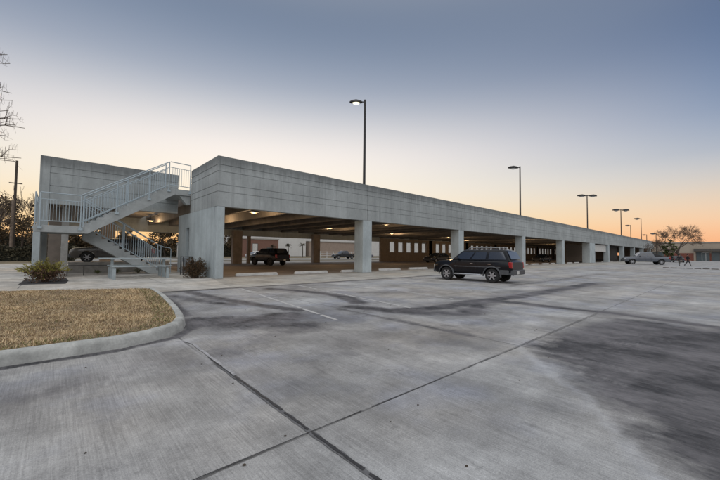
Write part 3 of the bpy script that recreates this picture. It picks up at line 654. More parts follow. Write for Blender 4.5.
lamp_post('roof_lamp_post', (123.5, 17.0, DK), 7.25, (1,), 'single head lamp post near the far end of the roof', left_dir, 1.9)
lamp_post('roof_lamp_post', (130, 20.4, DK), 5.9, (1,), 'pale distant lamp post between the farther double one and the far end one', left_dir, 1.5)
lamp_post('roof_lamp_post', (138, 17.7, DK), 3.3, (1,), 'shortest lamp post at the far end of the roof', left_dir, 1.3)
lamp_post('ground_lamp_post', (128.5, 14.4, 0), 7.8, (1,), 'grey lamp post standing on the ground by the far end of the garage', left_dir, 1.5, group='lamp posts in the lot')

# ---------------------------------------------------------------- vehicles
def boolean_cut(o, cutters):
    bpy.context.view_layer.update()
    for c in cutters:
        md = o.modifiers.new('b', 'BOOLEAN'); md.operation = 'DIFFERENCE'; md.solver = 'EXACT'; md.object = c
    dg = bpy.context.evaluated_depsgraph_get(); me = bpy.data.meshes.new_from_object(o.evaluated_get(dg)); o.modifiers.clear(); old = o.data; o.data = me; bpy.data.meshes.remove(old)
    for c in cutters: d = c.data; bpy.data.objects.remove(c); bpy.data.meshes.remove(d)
WHEELCACHE = {}
def wheel(root, x, y, r, w, rim):
    side = 1 if y > 0 else -1
    e = bpy.data.objects.new('wheel', None); COL.objects.link(e); e.parent = root; e.location = (x, y, r)
    b = MB(); rings = []
    for yy, rr_ in ((-w/2, r*.64), (-w/2, r*.93), (-w*.36, r*.995), (w*.36, r*.995), (w/2, r*.93), (w/2, r*.64)):
        rings.append([(rr_*math.cos(a), yy, rr_*math.sin(a)) for a in np.linspace(0, 2*math.pi, 28, endpoint=False)])
    b.loft(rings, cap=False); b.build('tyre', TYRE, parent=e, smooth=35)
    b = MB(); rings = []
    for yy, rr_ in ((-w*.40, .645), (w*.44, .645), (w*.47, .61), (w*.30, .58)):
        rings.append([(r*rr_*math.cos(a), side*yy, r*rr_*math.sin(a)) for a in np.linspace(0, 2*math.pi, 24, endpoint=False)])
    b.loft(rings, cap=False); b.build('rim_ring', rim, parent=e, smooth=35)
    b = MB(); b.tube([(0, side*w*.05, 0), (0, side*w*.18, 0)], r*.6, 20); b.build('brake_disc', TYRE, parent=e)
    b = MB()
    for k in range(6):
        a = k*math.pi/3; u = Vector((math.cos(a), 0, math.sin(a))); t = Vector((-math.sin(a), 0, math.cos(a))); yo = side*w*.42; yi = side*w*.24
        q = [u*r*.12+t*r*.11, u*r*.60+t*r*.08, u*r*.60-t*r*.08, u*r*.12-t*r*.11]
        b.add([(p.x, yo, p.z) for p in q]+[(p.x, yi, p.z) for p in q], [(0, 1, 2, 3), (4, 7, 6, 5), (0, 4, 5, 1), (1, 5, 6, 2), (2, 6, 7, 3), (3, 7, 4, 0)])
    b.tube([(0, side*w*.2, 0), (0, side*w*.48, 0)], r*.13, 12); b.build('rim', rim, parent=e)
def vehicle(name, label, loc, yaw, paint, kind='suv', scale=1., L=4.5, Wd=1.8, Ht=1.75, zb=.32, hood=1.05, belt=1.08, wb=2.65, fo=.88, r=.36,
            gh=None, trim=TRIM, rack=False, flare=False, group=None, cat='car', rim=None, bed=None, tw=.225, spare=False, plate=True):
    """x forward. gh=(x front bottom, x front top, x rear top, x rear bottom) measured from the nose"""
    root = empty(name, loc, yaw, scale); tag(root, label, cat, group); rim = rim or RIM
    xn = L*.5; hw = Wd/2
    X = lambda s: xn-s
    g0, g1, g2, g3 = gh
    # lower body stations: (s from nose, z bottom, z top, half width)
    tail = belt if kind in ('suv', 'van') else (belt-.02)
    st = [(0, zb+.16, zb+.42, hw*.80), (.05, zb+.05, hood-(.15 if kind == 'suv' else .25), hw*.91), (.2, zb, hood-(.06 if kind == 'suv' else .12), hw*.965), (.55, zb, hood-.015, hw), (g0-.1, zb, hood+.015, hw), (g0+.25, zb, belt, hw),
          (L*.5, zb, belt, hw*1.0), (g3-.3 if g3 < L-.4 else L*.75, zb, belt, hw), (L-.35, zb+.02, tail, hw*.985), (L-.07, zb+.06, tail-.02, hw*.95), (L, zb+.12, tail-.10, hw*.88)]
    rings = []
    for s_, z0, z1, w in st:
        zm = z0+(z1-z0)*.55; half = [(w-.10, z0), (w-.015, z0+.10), (w, zm), (w-.025, z1-.10), (w-.085, z1-.012), (w*.55, z1+.018)]
        rings.append([(X(s_), y, z) for y, z in half]+[(X(s_), -y, z) for y, z in reversed(half)])
    b = MB(); b.loft(rings)
    if bed:   # inner bed walls cut visually by a dark recessed floor
        pass
    body = b.build('body', paint, parent=None)
    cut = []
    for ax in (fo, fo+wb):
        c = MB(); c.tube([(X(ax), -hw-.2, r+.015), (X(ax), hw+.2, r+.015)], r*1.17, 28); cut.append(c.build('cut', paint))
    if bed:
        c = MB(); c.box(X(L-.09), X(bed), -hw+.13, hw-.13, belt-.45, belt+.3); cut.append(c.build('cut', paint))
    boolean_cut(body, cut); body.data.shade_smooth(); body.data.set_sharp_from_angle(angle=R(28)); body.parent = root
    # inner dark wells
    b = MB(); b.box(X(L-.3), X(.3), -hw*.72, hw*.72, zb+.02, min(belt-.5, zb+.4)); b.build('underbody', DARK, parent=root)
    # greenhouse
    zr = Ht; zbt = belt-.01; ins = .17
    def gx(t): return g0+(g1-g0)*t, g3+(g2-g3)*t
    def gw(t): return hw-.06-ins*t
    rings = []
    for t, sh in ((0, 0), (.5, 0), (.86, 0), (.95, .035), (1.0, .14)):
        a, c = gx(t); w = gw(t); z = zbt+(zr-zbt)*t; a += sh; c -= sh; w -= sh*.8
        cr = .10
        rings.append([(X(a), -w+cr, z), (X(a), w-cr, z), (X(a+cr*.9), w, z), (X((a+c)/2), w+.012, z), (X(c-cr*.7), w, z), (X(c), w-cr, z), (X(c), -w+cr, z), (X(c-cr*.7), -w, z), (X((a+c)/2), -w-.012, z), (X(a+cr*.9), -w, z)])
    b = MB(); b.loft(rings); b.build('cabin', paint, parent=root, smooth=38)
    # glass
    def side_pt(s0, t, sd): return (X(s0), sd*(gw(t)+.022), zbt+(zr-zbt)*t)
    ta, tb = .10, .80
    def pane(n_, q, th=.006):
        b = MB(); q = [Vector(p) for p in q]; nrm = (q[1]-q[0]).cross(q[2]-q[0]).normalized()*th; b.add(q+[p-nrm for p in q], [(0, 1, 2, 3), (7, 6, 5, 4), (0, 4, 5, 1), (1, 5, 6, 2), (2, 6, 7, 3), (3, 7, 4, 0)]); b.build(n_, GLASS, parent=root)
    if kind == 'suv': cuts = [(.0, .30), (.335, .60), (.655, .965)]
    elif kind == 'van': cuts = [(.0, .28), (.32, .62), (.66, .97)]
    else: cuts = [(.0, .47), (.53, .96)]
    for sd in (1, -1):
        for u0, u1 in cuts:
            q = []
            for u, t in ((u0, ta), (u1, ta), (u1, tb), (u0, tb)):
                a, c = gx(t); a += .16; c -= .10; q.append(side_pt(a+(c-a)*u, t, sd))
            pane('side_window', q)
    a0, a1 = gx(.07), gx(.86)
    for n_, s0, s1, sg in (('windshield', a0[0], a1[0], -1), ('rear_window', a0[1], a1[1], 1)):
        w0, w1 = gw(.07)-.10, gw(.86)-.10; z0, z1 = zbt+(zr-zbt)*.07, zbt+(zr-zbt)*.86; dx = sg*.010
        if n_ == 'rear_window' and kind != 'pickup': z0 += .04
        pane(n_, [(X(s0+dx), -w0, z0), (X(s0+dx), w0, z0), (X(s1+dx), w1, z1), (X(s1+dx), -w1, z1)])
    # door seams, side moulding, handles, mirrors
    for sd in (1, -1):
        b = MB(); b.box(X(g3-.5 if kind == 'suv' else g3-.3), X(fo+r*1.25), min(sd*(hw-.002), sd*(hw+.016)), max(sd*(hw-.002), sd*(hw+.016)), zb+(belt-zb)*.50, zb+(belt-zb)*.56)
        b.build('side_moulding', trim, parent=root)
        for s_ in ((g0+.28), (g0+.28+(g3-g0)*.36), (g0+.28+(g3-g0)*.66)):
            if s_ > g3-.1: continue
            b = MB(); b.box(X(s_)-.005, X(s_)+.005, min(sd*(hw-.03), sd*(hw+.003)), max(sd*(hw-.03), sd*(hw+.003)), zb+.12, belt-.12); b.build('door_seam', DARK, parent=root)
    for sd in (1, -1):
        for s_ in (g0+.28+(g3-g0)*.29, g0+.28+(g3-g0)*.59):
            b = MB(); b.cbox((X(s_), sd*(hw-.01), belt-.20), (.16, .04, .035)); b.build('door_handle', CHROME if rack else paint, parent=root)
        b = MB(); b.cbox((X(g0+.42), sd*(hw+.10), belt+.07), (.10, .20, .15)); b.build('mirror', paint if not flare else DARK, parent=root, bevel=.02)
    # bumpers
    b = MB(); b.box(X(.20), X(-.05), -hw*.90, hw*.90, zb+.02, zb+.26); b.build('front_bumper', trim, parent=root, bevel=.04)
    b = MB(); b.box(X(L+.07), X(L-.22), -hw*.93, hw*.93, zb+.02, zb+.28)
    if flare:
        for sd in (1, -1): b.box(X(L-.15), X(L-.62), min(sd*hw*.93, sd*(hw+.015)), max(sd*hw*.93, sd*(hw+.015)), zb+.02, zb+.27)
    b.build('rear_bumper', trim, parent=root, bevel=.03)
    for sd in (1, -1):
        b = MB(); b.box(X(.26), X(.005), min(sd*hw*.55, sd*hw*.90), max(sd*hw*.55, sd*hw*.90), hood-.42, hood-.24); b.build('headlight', LAMPW, parent=root, bevel=.015)
        tz = (belt-.40, belt-.07) if kind == 'suv' else (belt-.40, belt-.10)
        b = MB(); b.prism([(X(L+.010), tz[0]), (X(L-.13), tz[0]+.02), (X(L-.19), tz[1]-.06), (X(L-.15), tz[1]), (X(L-.01), tz[1]-.01)], 'y', min(sd*hw*.83, sd*(hw-.012)), max(sd*hw*.83, sd*(hw-.012))); b.build('tail_light', RED, parent=root, bevel=.015)
    b = MB(); b.box(X(.04), X(-.01), -hw*.5, hw*.5, hood-.42, hood-.26); b.build('grille', DARK, parent=root)
    if plate: b = MB(); b.box(X(L+.085), X(L+.07), -.26 if not flare else .05, .02 if not flare else .33, zb+.06, zb+.22); b.build('number_plate', WHT, parent=root)
    for ax in (fo, fo+wb):
        for sd in (1, -1): wheel(root, X(ax), sd*(hw-tw/2-.01), r, tw, rim)
    if flare:
        for ax in (fo, fo+wb):
            for sd in (1, -1):
                b = MB(); pts = []
                for a in np.linspace(R(-8), R(188), 16): pts.append([(X(ax)+q*math.cos(a), sd*yy, r+.015+q*math.sin(a)) for q, yy in ((r*1.17, hw-.05), (r*1.17, hw+.045), (r*1.27, hw+.035), (r*1.33, hw-.02))])
                b.loft(pts); b.build('fender_flare', trim, parent=root, smooth=40)
    if rack:
        b = MB(); x0, x1 = X(g1+.25), X(g2-.35)
        for sd in (1, -1):
            b.tube([(x0+.06, sd*(hw-.34), zr-.01), (x0-.06, sd*(hw-.34), zr+.10), ((x0+x1)/2, sd*(hw-.34), zr+.12), (x1+.06, sd*(hw-.34), zr+.11), (x1-.06, sd*(hw-.34), zr-.01)], .022, 8)
        for k in range(5): xx = x0-.15+(x1-x0+.3)*k/4; b.tube([(xx, -hw+.34, zr+.10), (xx, hw-.34, zr+.10)], .016, 6)
        b.build('roof_rack', mat('rack_metal', (.32, .33, .34), .4, .1, 8, metal=.7), parent=root, smooth=40)
        for sd in (1, -1): b = MB(); b.tube([(X(fo+r*1.4), sd*(hw+.03), zb-.02), (X(fo+wb-r*1.5), sd*(hw+.03), zb-.02)], .04, 8); b.build('side_step', CHROME, parent=root, smooth=40)
    return root
def paint(name, c, rough=.28, metal=.2): return mat('paint_'+name, c, rough, .04, 2, metal=metal, coat=.6)
BLK = mat('paint_black', (.004, .005, .008), .25, .04, 2, coat=.14, spec=.25); SLV = paint('silver', (.095, .108, .13), .4, .4); GRY = paint('taupe', (.085, .078, .07), .35, .3); WPT = paint('white', (.62, .62, .62)); DGR = paint('dark_grey', (.025, .028, .033))
SUV = dict(kind='suv', L=4.53, Wd=1.79, Ht=1.74, zb=.42, hood=1.13, belt=1.18, wb=2.65, fo=.86, r=.375, gh=(1.15, 1.82, 4.16, 4.46), tw=.26)
vehicle('sport_utility_vehicle', 'black SUV with roof rack parked outside by the garage front', (15.43, 8.46, 0), R(93.9), BLK, scale=.87, rack=True, flare=True, trim=TRIM, **SUV)
vehicle('sport_utility_vehicle', 'black SUV parked inside the first garage bay', (15.6, 30.6, .004), R(100), BLK, scale=.95, rim=DARK, trim=DARK, **SUV)
PU = dict(kind='pickup', L=5.6, Wd=1.95, Ht=1.88, zb=.44, hood=1.18, belt=1.22, wb=3.55, fo=.95, r=.40, gh=(1.5, 2.15, 3.55, 3.78), bed=3.95)
PT = vehicle('pickup_truck', 'silver crew cab pickup truck parked by the far columns', (67.2, 8.9, 0), R(116), SLV, cat='pickup', **PU)
b = MB(); X_ = lambda q: 2.8-q
b.prism([(X_(3.5), 1.21), (X_(3.5), 1.80), (X_(4.75), 1.32), (X_(5.5), 1.26), (X_(5.5), 1.21)], 'y', -.80, .80); b.build('bed_cover', DARK, parent=PT, bevel=.03)
vehicle('crossover_car', 'brownish grey crossover parked behind the stairs', (2.72, 26.6, .55), R(178), GRY, scale=.93, kind='suv', L=4.6, Wd=1.8, Ht=1.62, zb=.30, hood=.98, belt=1.02, wb=2.75, fo=.88, r=.34, gh=(1.1, 1.95, 3.9, 4.45))
vehicle('pickup_truck', 'dark pickup on the road seen between the first and second columns', (47.6, 58, -.03), R(170), DGR, cat='pickup', scale=.95, **PU)
SED = dict(kind='sedan', L=4.7, Wd=1.8, Ht=1.43, zb=.26, hood=.92, belt=.95, wb=2.75, fo=.9, r=.33, gh=(1.3, 2.0, 3.3, 4.0))
vehicle('sedan', 'dark sedan deep inside the garage behind the black SUV', (42.5, 29.5, .004), R(175), DGR, **SED)
vehicle('sedan', 'dark sedan inside the garage right of the third column', (68.0, 24.0, .004), R(178), DGR, **SED)
vehicle('white_car', 'small white car on the road seen under the stair landing', (-1.0, 56, -.03), R(175), WPT, kind='suv', L=4.5, Wd=1.8, Ht=1.65, zb=.28, hood=1.0, belt=1.02, wb=2.65, fo=.9, r=.34, gh=(1.1, 1.9, 3.9, 4.4))
vehicle('white_car', 'white car on the road left of the dark SUV in the first bay', (28.0, 59, -.03), R(5), WPT, **SED)
vehicle('white_car', 'pale car parked right of the dark pickup beyond the garage', (57.5, 62, -.03), R(178), SLV, **SED)
vehicle('white_car', 'white car at the far left beside the hedge', (-4.6, 60, -.03), R(178), WPT, **SED)
vehicle('sedan', 'dark low car far off beside the two walking people', (100, 7.9, 0), R(15), DGR, **SED)

# ---------------------------------------------------------------- trees
def branch_tree(seed, h, trunk_r, depth=6, spread=.55, first=.32, up=.12, thin=.62, nb=3, lean=(0, 0), minr=.006):
    rd = random.Random(seed); b = MB(); tips = []
    def grow(p, d, ln, r_, lv):
        pts = [p]; rs = [r_]; q = p; k = 3 if lv > 1 else 4; r1 = r_*(.72 if lv else .8)
        for i in range(k):
            d = (d+Vector((rd.gauss(0, .12), rd.gauss(0, .12), rd.gauss(0, .08)+up*.3))).normalized(); q = q+d*ln/k; pts.append(q); rs.append(r_+(r1-r_)*(i+1)/k)
        b.tube(pts, [max(v, minr*.6) for v in rs], 6 if lv < 3 else 4, cap=False)
        if lv >= depth: tips.append(q); return
        for i in range(nb if lv else nb+1):
            a = rd.uniform(0, 2*math.pi); w = d.orthogonal().normalized(); w2 = d.cross(w); s_ = spread*rd.uniform(.6, 1.35)
            nd_ = (d+(w*math.cos(a)+w2*math.sin(a))*s_+Vector((0, 0, up))).normalized(); st = pts[-1] if i < 2 else pts[-2]
            grow(st, nd_, ln*rd.uniform(.62, .86), max(r1*rd.uniform(.5, .72), minr), lv+1)
    grow(Vector((0, 0, 0)), Vector((lean[0], lean[1], 1)).normalized(), h*first, trunk_r, 0); return b, tips
def bare_tree(loc, h, label, seed, sc=1., name='bare_tree', m=TWIG, **k):
    root = empty(name, loc, 0, sc); tag(root, label, 'tree', 'trees around the lot'); b, t = branch_tree(seed, h, **k); b.build('branches', m, parent=root, fix=False); return root, t
def leafy_tree(loc, h, rad, label, seed, m, nclump=60, per=70, leaf=.16, base=.35, name='leafy_tree', squash=1.):
    rd = np.random.default_rng(seed); root = empty(name, loc); tag(root, label, 'tree', 'trees around the lot')
    b, tips = branch_tree(seed, h*.95, h*.022, depth=3, first=.35, spread=.6); b.build('trunk', BARK, parent=root, fix=False)
    cz = h*(base+(1-base)/2); C = []
    for i in range(nclump):
        v = rd.normal(size=3); v /= np.linalg.norm(v); rr_ = rd.uniform(.25, 1)**.6; c = np.array([v[0]*rad*rr_, v[1]*rad*rr_, cz+v[2]*h*(1-base)/2*rr_*squash]); s_ = rad*rd.uniform(.14, .28)
        C.append(c+rd.normal(size=(per, 3))*s_*.55)
    C = np.concatenate(C); leafobj('crown', C, rd.uniform(.6, 1.4, len(C))*leaf, m, root, 1.7); return root
BT, tips_ = bare_tree((104, 7.6, 0), 11.2, 'large bare tree in front of the far building', 12, trunk_r=.3, depth=7, spread=.78, first=.24, up=.06, nb=3, minr=.014)
LF_B = leafmat('withered_leaf', (.12, .075, .045), (.24, .15, .09))
tp = np.array([tuple(t) for t in tips_]); tp = np.repeat(tp, 2, 0)+rng.normal(size=(len(tp)*2, 3))*.25
leafobj('withered_leaves', tp, rng.uniform(.03, .075, len(tp)), LF_B, BT, 1.8)
leafy_tree((106, 9.75, 0), 5.2, 1.35, 'smaller green leafed tree left of the large bare tree', 3, LF_G, 34, 40, .17, .28)
bare_tree((141, -3.6, 0), 7.5, 'thin bare tree by the far building at the right edge', 8, trunk_r=.12, depth=5, spread=.6, minr=.02)
leafy_tree((-6.6, 74, 0), 9.6, 3.9, 'brown green tree behind the utility pole', 21, LF_T, 80, 42, .2, .12)
leafy_tree((-1.2, 70, 0), 8.4, 2.8, 'brown green tree right of the utility pole', 22, LF_T, 60, 40, .19, .1)
leafy_tree((-12.5, 76, 0), 11, 4.2, 'brown green tree at the left edge', 23, LF_T, 80, 40, .2, .12)
for i, (x, y, h_, r_, sd) in enumerate(((6.4, 80, 5.0, 2.4, 31), (10.6, 82, 5.3, 1.9, 32), (17.0, 80, 7.5, 3.2, 33), (24, 84, 7, 3.2, 34), (33, 90, 8, 3.6, 35), (3.2, 78, 8, 2.3, 37))):
    leafy_tree((x, y, 0), h_, r_, ('low dark tree seen through the upper part of the lower railing', 'low dark tree between the two sunset gaps under the deck', 'dark tree seen through the open bay right of the stair railing', 'dark tree seen left of the return wall under the deck', 'dark tree behind the black SUV in the first bay', 'dark tree seen above the crossover behind the stairs')[i], sd, LF_T, 45, 60, .28, .1)
bare_tree((-4.0, 72, 0), 10.5, 'bare tree rising above the trees at far left', 41, trunk_r=.14, depth=5, spread=.5, minr=.02)
bare_tree((-7.4, 66, 0), 8.2, 'small bare tree left of the utility pole', 43, trunk_r=.12, depth=5, spread=.5, minr=.02)
def hedge(x0, x1, y, h_, label, seed):
    rd = np.random.default_rng(seed); root = empty('hedge', ((x0+x1)/2, y, 0)); tag(root, label, 'hedge'); n_ = int((x1-x0)*900)
    C = np.stack([rd.uniform(x0-(x0+x1)/2, x1-(x0+x1)/2, n_), rd.uniform(-.7, .7, n_), rd.uniform(0, 1, n_)**.7*h_], 1); C[:, 2] *= .88+.12*np.sin(C[:, 0]*1.7)
    leafobj('foliage', C, rd.uniform(.6, 1.3, n_)*.15, LF_H, root, 1.5); b = MB(); b.box((x0-x1)/2+.2, (x1-x0)/2-.2, -.45, .45, 0, h_*.8); b.build('core', mat('hedge_core', (.02, .022, .014), .95, .3, 9), parent=root)
hedge(-14, 1.8, 53.5, 1.9, 'dark clipped hedge along the road at far left', 51)
hedge(-24, 1.0, 84, 4.4, 'tall far hedge behind the trees at far left', 52)
hedge(1.6, 40, 88, 3.5, 'tall far hedge seen under the deck behind the stairs', 53)
sheet('verge', [(-60, 44), (12, 44), (12, 52), (-60, 52)], -.02, mat('dry_verge', (.21, .165, .095), .95, .3, .8, fine=.3))
sheet('verge', [(22, 66.1), (70, 66.1), (70, 90), (22, 90)], -.02, mat('dry_verge', (.21, .165, .095)))
sheet('street', [(-60, 40), (22, 36.6), (145, 36.6), (145, 44), (-60, 44)], -.01, ROADM)
# tree off the left edge whose twigs reach into the frame
lt = empty('overhanging_tree', (-4.2, 12.6, .125)); tag(lt, 'bare twigs of a tree reaching in from the upper left edge', 'tree', 'trees around the lot')
b = MB(); b.tube([(0, 0, 0), (.05, 0, 1.5), (.15, -.05, 3), (.3, -.1, 4.3), (.35, 0, 6.3)], [.16, .13, .11, .09, .03], 8); b.build('trunk', BARK, parent=lt, smooth=40)
b = MB(); rd = random.Random(3)
def twig(p0, p1, r0, n_=7, sub=2, wob=.05):
    p0, p1 = Vector(p0), Vector(p1); pts = []; ph = rd.uniform(0, 6); perp = Vector((0, rd.gauss(0, .5), 1)).normalized()
    for i in range(n_+1):
        t = i/n_; q = p0.lerp(p1, t)+Vector((0, 0, .12*math.sin(t*math.pi)))+Vector([rd.gauss(0, wob*.38*(t > 0)*(t < 1)) for _ in range(3)])+perp*math.sin(t*math.pi*1.6+ph)*(p1-p0).length*.03+perp*math.sin(t*9+ph*2)*.06*t; pts.append(q)
    b.tube(pts, [r0*(1-.8*i/n_) for i in range(n_+1)], 5)
    if sub:
        for i in range(2, n_+1):
            for _ in range(2):
                d = (pts[i]-pts[i-1]).normalized()+Vector([rd.gauss(0, .42) for _ in range(3)]); ln = rd.uniform(.15, .5)*(p1-p0).length/3
                twig(pts[i-1], pts[i-1]+d.normalized()*ln, r0*.45*(1-.5*i/n_), 5, sub-1, wob*.35)
W0 = Vector((-4.2, 12.6, .125))
for tz, ex, ez, ey in ((5.6, -1.1, 6.3, 12.3), (4.6, -.95, 5.1, 12.1), (3.9, -.9, 4.35, 12.3), (3.2, -.85, 3.55, 12.0), (3.6, -1.0, 4.62, 11.8), (5.2, -1.02, 5.80, 12), (4.9, -.98, 5.35, 12.2), (4.3, -1.0, 4.78, 12), (4.0, -.74, 4.50, 12.1), (3.7, -.70, 4.28, 11.9), (3.4, -.75, 3.72, 12.2), (3.5, -1.0, 4.05, 11.6)):
    twig((.3, -.05, tz-.4), Vector((ex, ey, ez))-W0, .034, 9, 2)
b.build('branches', TWIG, parent=lt, fix=False)
# utility pole
up = empty('utility_pole', (-4.75, 70, 0)); tag(up, 'tall dark utility pole rising above the trees at far left', 'utility pole')
b = MB(); b.tube([(0, 0, 0), (0, 0, 14.3)], [.2, .13], 10); b.build('pole', BARK, parent=up, smooth=40)
b = MB(); b.box(-.7, .7, -.05, .05, 10.9, 11.03); b.build('crossarm', BARK, parent=up)
b = MB(); b.tube([(-.15, -.2, 0), (-.15, -.2, 8.4)], [.2, .18], 10); b.build('sleeve', mat('pole_sleeve', (.24, .19, .15), .9, .2, 4), parent=up, smooth=40)
# palms
def palm(loc, h_, label, seed):
    rd = random.Random(seed); root = empty('palm_tree', loc); tag(root, label, 'palm', 'palms beyond the road'); b = MB(); b.tube([(0, 0, 0), (.05, 0, h_*.5), (0, .05, h_*.8)], [.17, .12, .1], 8); b.build('trunk', BARK, parent=root, smooth=40)
    b = MB()
    for k in range(26):
        a = rd.uniform(0, 6.28); e = rd.uniform(-.25, 1.1); l_ = rd.uniform(.8, 1.15); u = Vector((math.cos(a)*math.cos(e), math.sin(a)*math.cos(e), math.sin(e))); base = Vector((0, 0, h_*.8)); side = Vector((-math.sin(a), math.cos(a), 0))
        for j in range(7):
            t = (j+1)/7; c = base+u*l_*t+Vector((0, 0, -.35*t*t)); w = .32*math.sin(math.pi*min(1, t*.85+.12))
            for s_ in (1, -1): b.add([c, c+u*.10, c+side*w*s_+u*.12-Vector((0, 0, .10))], [(0, 1, 2)])
        b.tube([base, base+u*l_*.5+Vector((0, 0, -.09)), base+u*l_+Vector((0, 0, -.35))], .012, 3)
    b.build('fronds', LF_H, parent=root, fix=False)
palm((43.4, 75, 0), 3.6, 'left of the two small palms against the pale wall', 1); palm((47.3, 74.5, 0), 3.9, 'right of the two small palms against the pale wall', 2)
palm((39.6, 76, 0), 3.2, 'small palm directly above the dark SUV in the first bay', 4)

# ---------------------------------------------------------------- far buildings
def house(name, loc, rz, w, d, h, label, wall, band=None, wins=(), awn=None):
    root = empty(name, loc, rz); tag(root, label, 'building')
    b = MB(); b.box(-w/2, w/2, 0, d, 0, h); b.build('wall', wall, parent=root)
    b = MB(); b.box(-w/2-.15, w/2+.15, -.15, d+.15, h, h+.3); b.build('roof', mat('roof_trim', (.35, .33, .30), .8, .1, 2), parent=root)
    for x0, x1, z0, z1, m in wins:
        f = MB(); f.box(x0-.12, x1+.12, -.09, -.003, z0-.1, z1+.12); fo = f.build('window', mat('window_frame', (.12, .11, .10), .6, .1, 3), parent=root)
        nn = max(1, int((x1-x0)/1.4)); g_ = MB()
        for i in range(nn): g_.box(x0+(x1-x0)*i/nn+.05, x0+(x1-x0)*(i+1)/nn-.05, -.11, -.092, z0, z1)
        g_.build('pane', m, parent=fo)
    if band:
        b = MB(); b.box(-w/2-.01, w/2+.01, -.05, -.004, 0, band); b.build('brick_base', mat('red_brick', (.24, .085, .06), .9, .2, 6, fine=.3), parent=root)
    return root
BEI = mat('beige_stucco', (.42, .36, .29), .9, .06, .6, fine=.05); PAL = mat('pale_wall_far', (.62, .62, .60), .9, .06, .5)
SHOP = mat('shop_glass', (.10, .13, .14), .1, .1, 1, spec=.8)
# right-hand shop: face at X=140 looking back to the lot (local +y points to +X)
shop = house('shop_building', (142, -12, 0), R(-90), 64, 14, 5.35, 'long beige shop building with storefronts at the far right', BEI, band=None,
             wins=((-29.0, -26.2, .9, 2.6, SHOP), (-18.9, -16.3, .1, 2.6, SHOP), (-15.7, -9.6, .1, 2.6, SHOP), (-8, 2, .1, 2.6, SHOP)))
b = MB(); b.box(-19.4, -15.9, -1.3, -.12, 2.9, 3.6); b.box(-15.7, -8, -1.3, -.12, 2.9, 3.6); b.build('canopy', mat('canopy', (.10, .09, .08), .8, .1, 3), parent=shop)
BRICKR = mat('red_brick', (.24, .085, .06), .9, .2, 6, fine=.3)
b = MB()
for x0, x1 in ((-32, -29.4), (-26, -23), (-22.8, -19.5), (-16.15, -15.85)): b = MB(); b.box(x0, x1, -.12, -.004, 0, 2.3); b.build('brick_panel', BRICKR, parent=shop)
for x in (-17.75, -16.95): b = MB(); b.box(x-.05, x+.05, -.16, -.112, .1, 2.5); b.box(x-.05, x+.6, -.16, -.112, 2.45, 2.55); b.build('door', WHT, parent=shop)
house('pale_building', (50, 98, 0), 0, 27, 12, 7.4, 'long pale building beyond the road behind the palms', PAL)
house('low_building', (78, 98, 0), 0, 26, 10, 5.0, 'low brown building behind the dark pickup on the road', mat('tan_wall_far', (.34, .27, .22), .9, .1, 1))
house('brick_building', (40, 84, 0), 0, 11, 8, 4.6, 'low red brick building behind the dark SUV in the first bay', mat('brick_wall_far', (.22, .12, .09), .9, .15, 5), wins=((-2, -.6, .8, 3.4, WHT), (2.2, 3.8, 1, 2.4, SHOP)))
house('far_building', (255, 125, 0), 0, 340, 14, 12.5, 'very long pale building seen through the garage wall openings', PAL)
house('white_house', (19.5, 70, 0), 0, 3.4, 4, 2.6, 'small white kiosk beyond the road left of the dark SUV', PAL)
# fence / guardrail beyond the road
fn_ = empty('white_fence', (60, 67.5, 0)); tag(fn_, 'low white rail fence beyond the road right of the dark pickup', 'fence')
b = MB()
for z in (.5, .95, 1.4): b.box(-14, 22, -.04, .04, z, z+.13)
b.build('rails', WHT, parent=fn_)
for k in range(19): b = MB(); b.box(-14+2*k-.06, -14+2*k+.06, -.038, .10, 0, 1.6); b.build('post', WHT, parent=fn_)

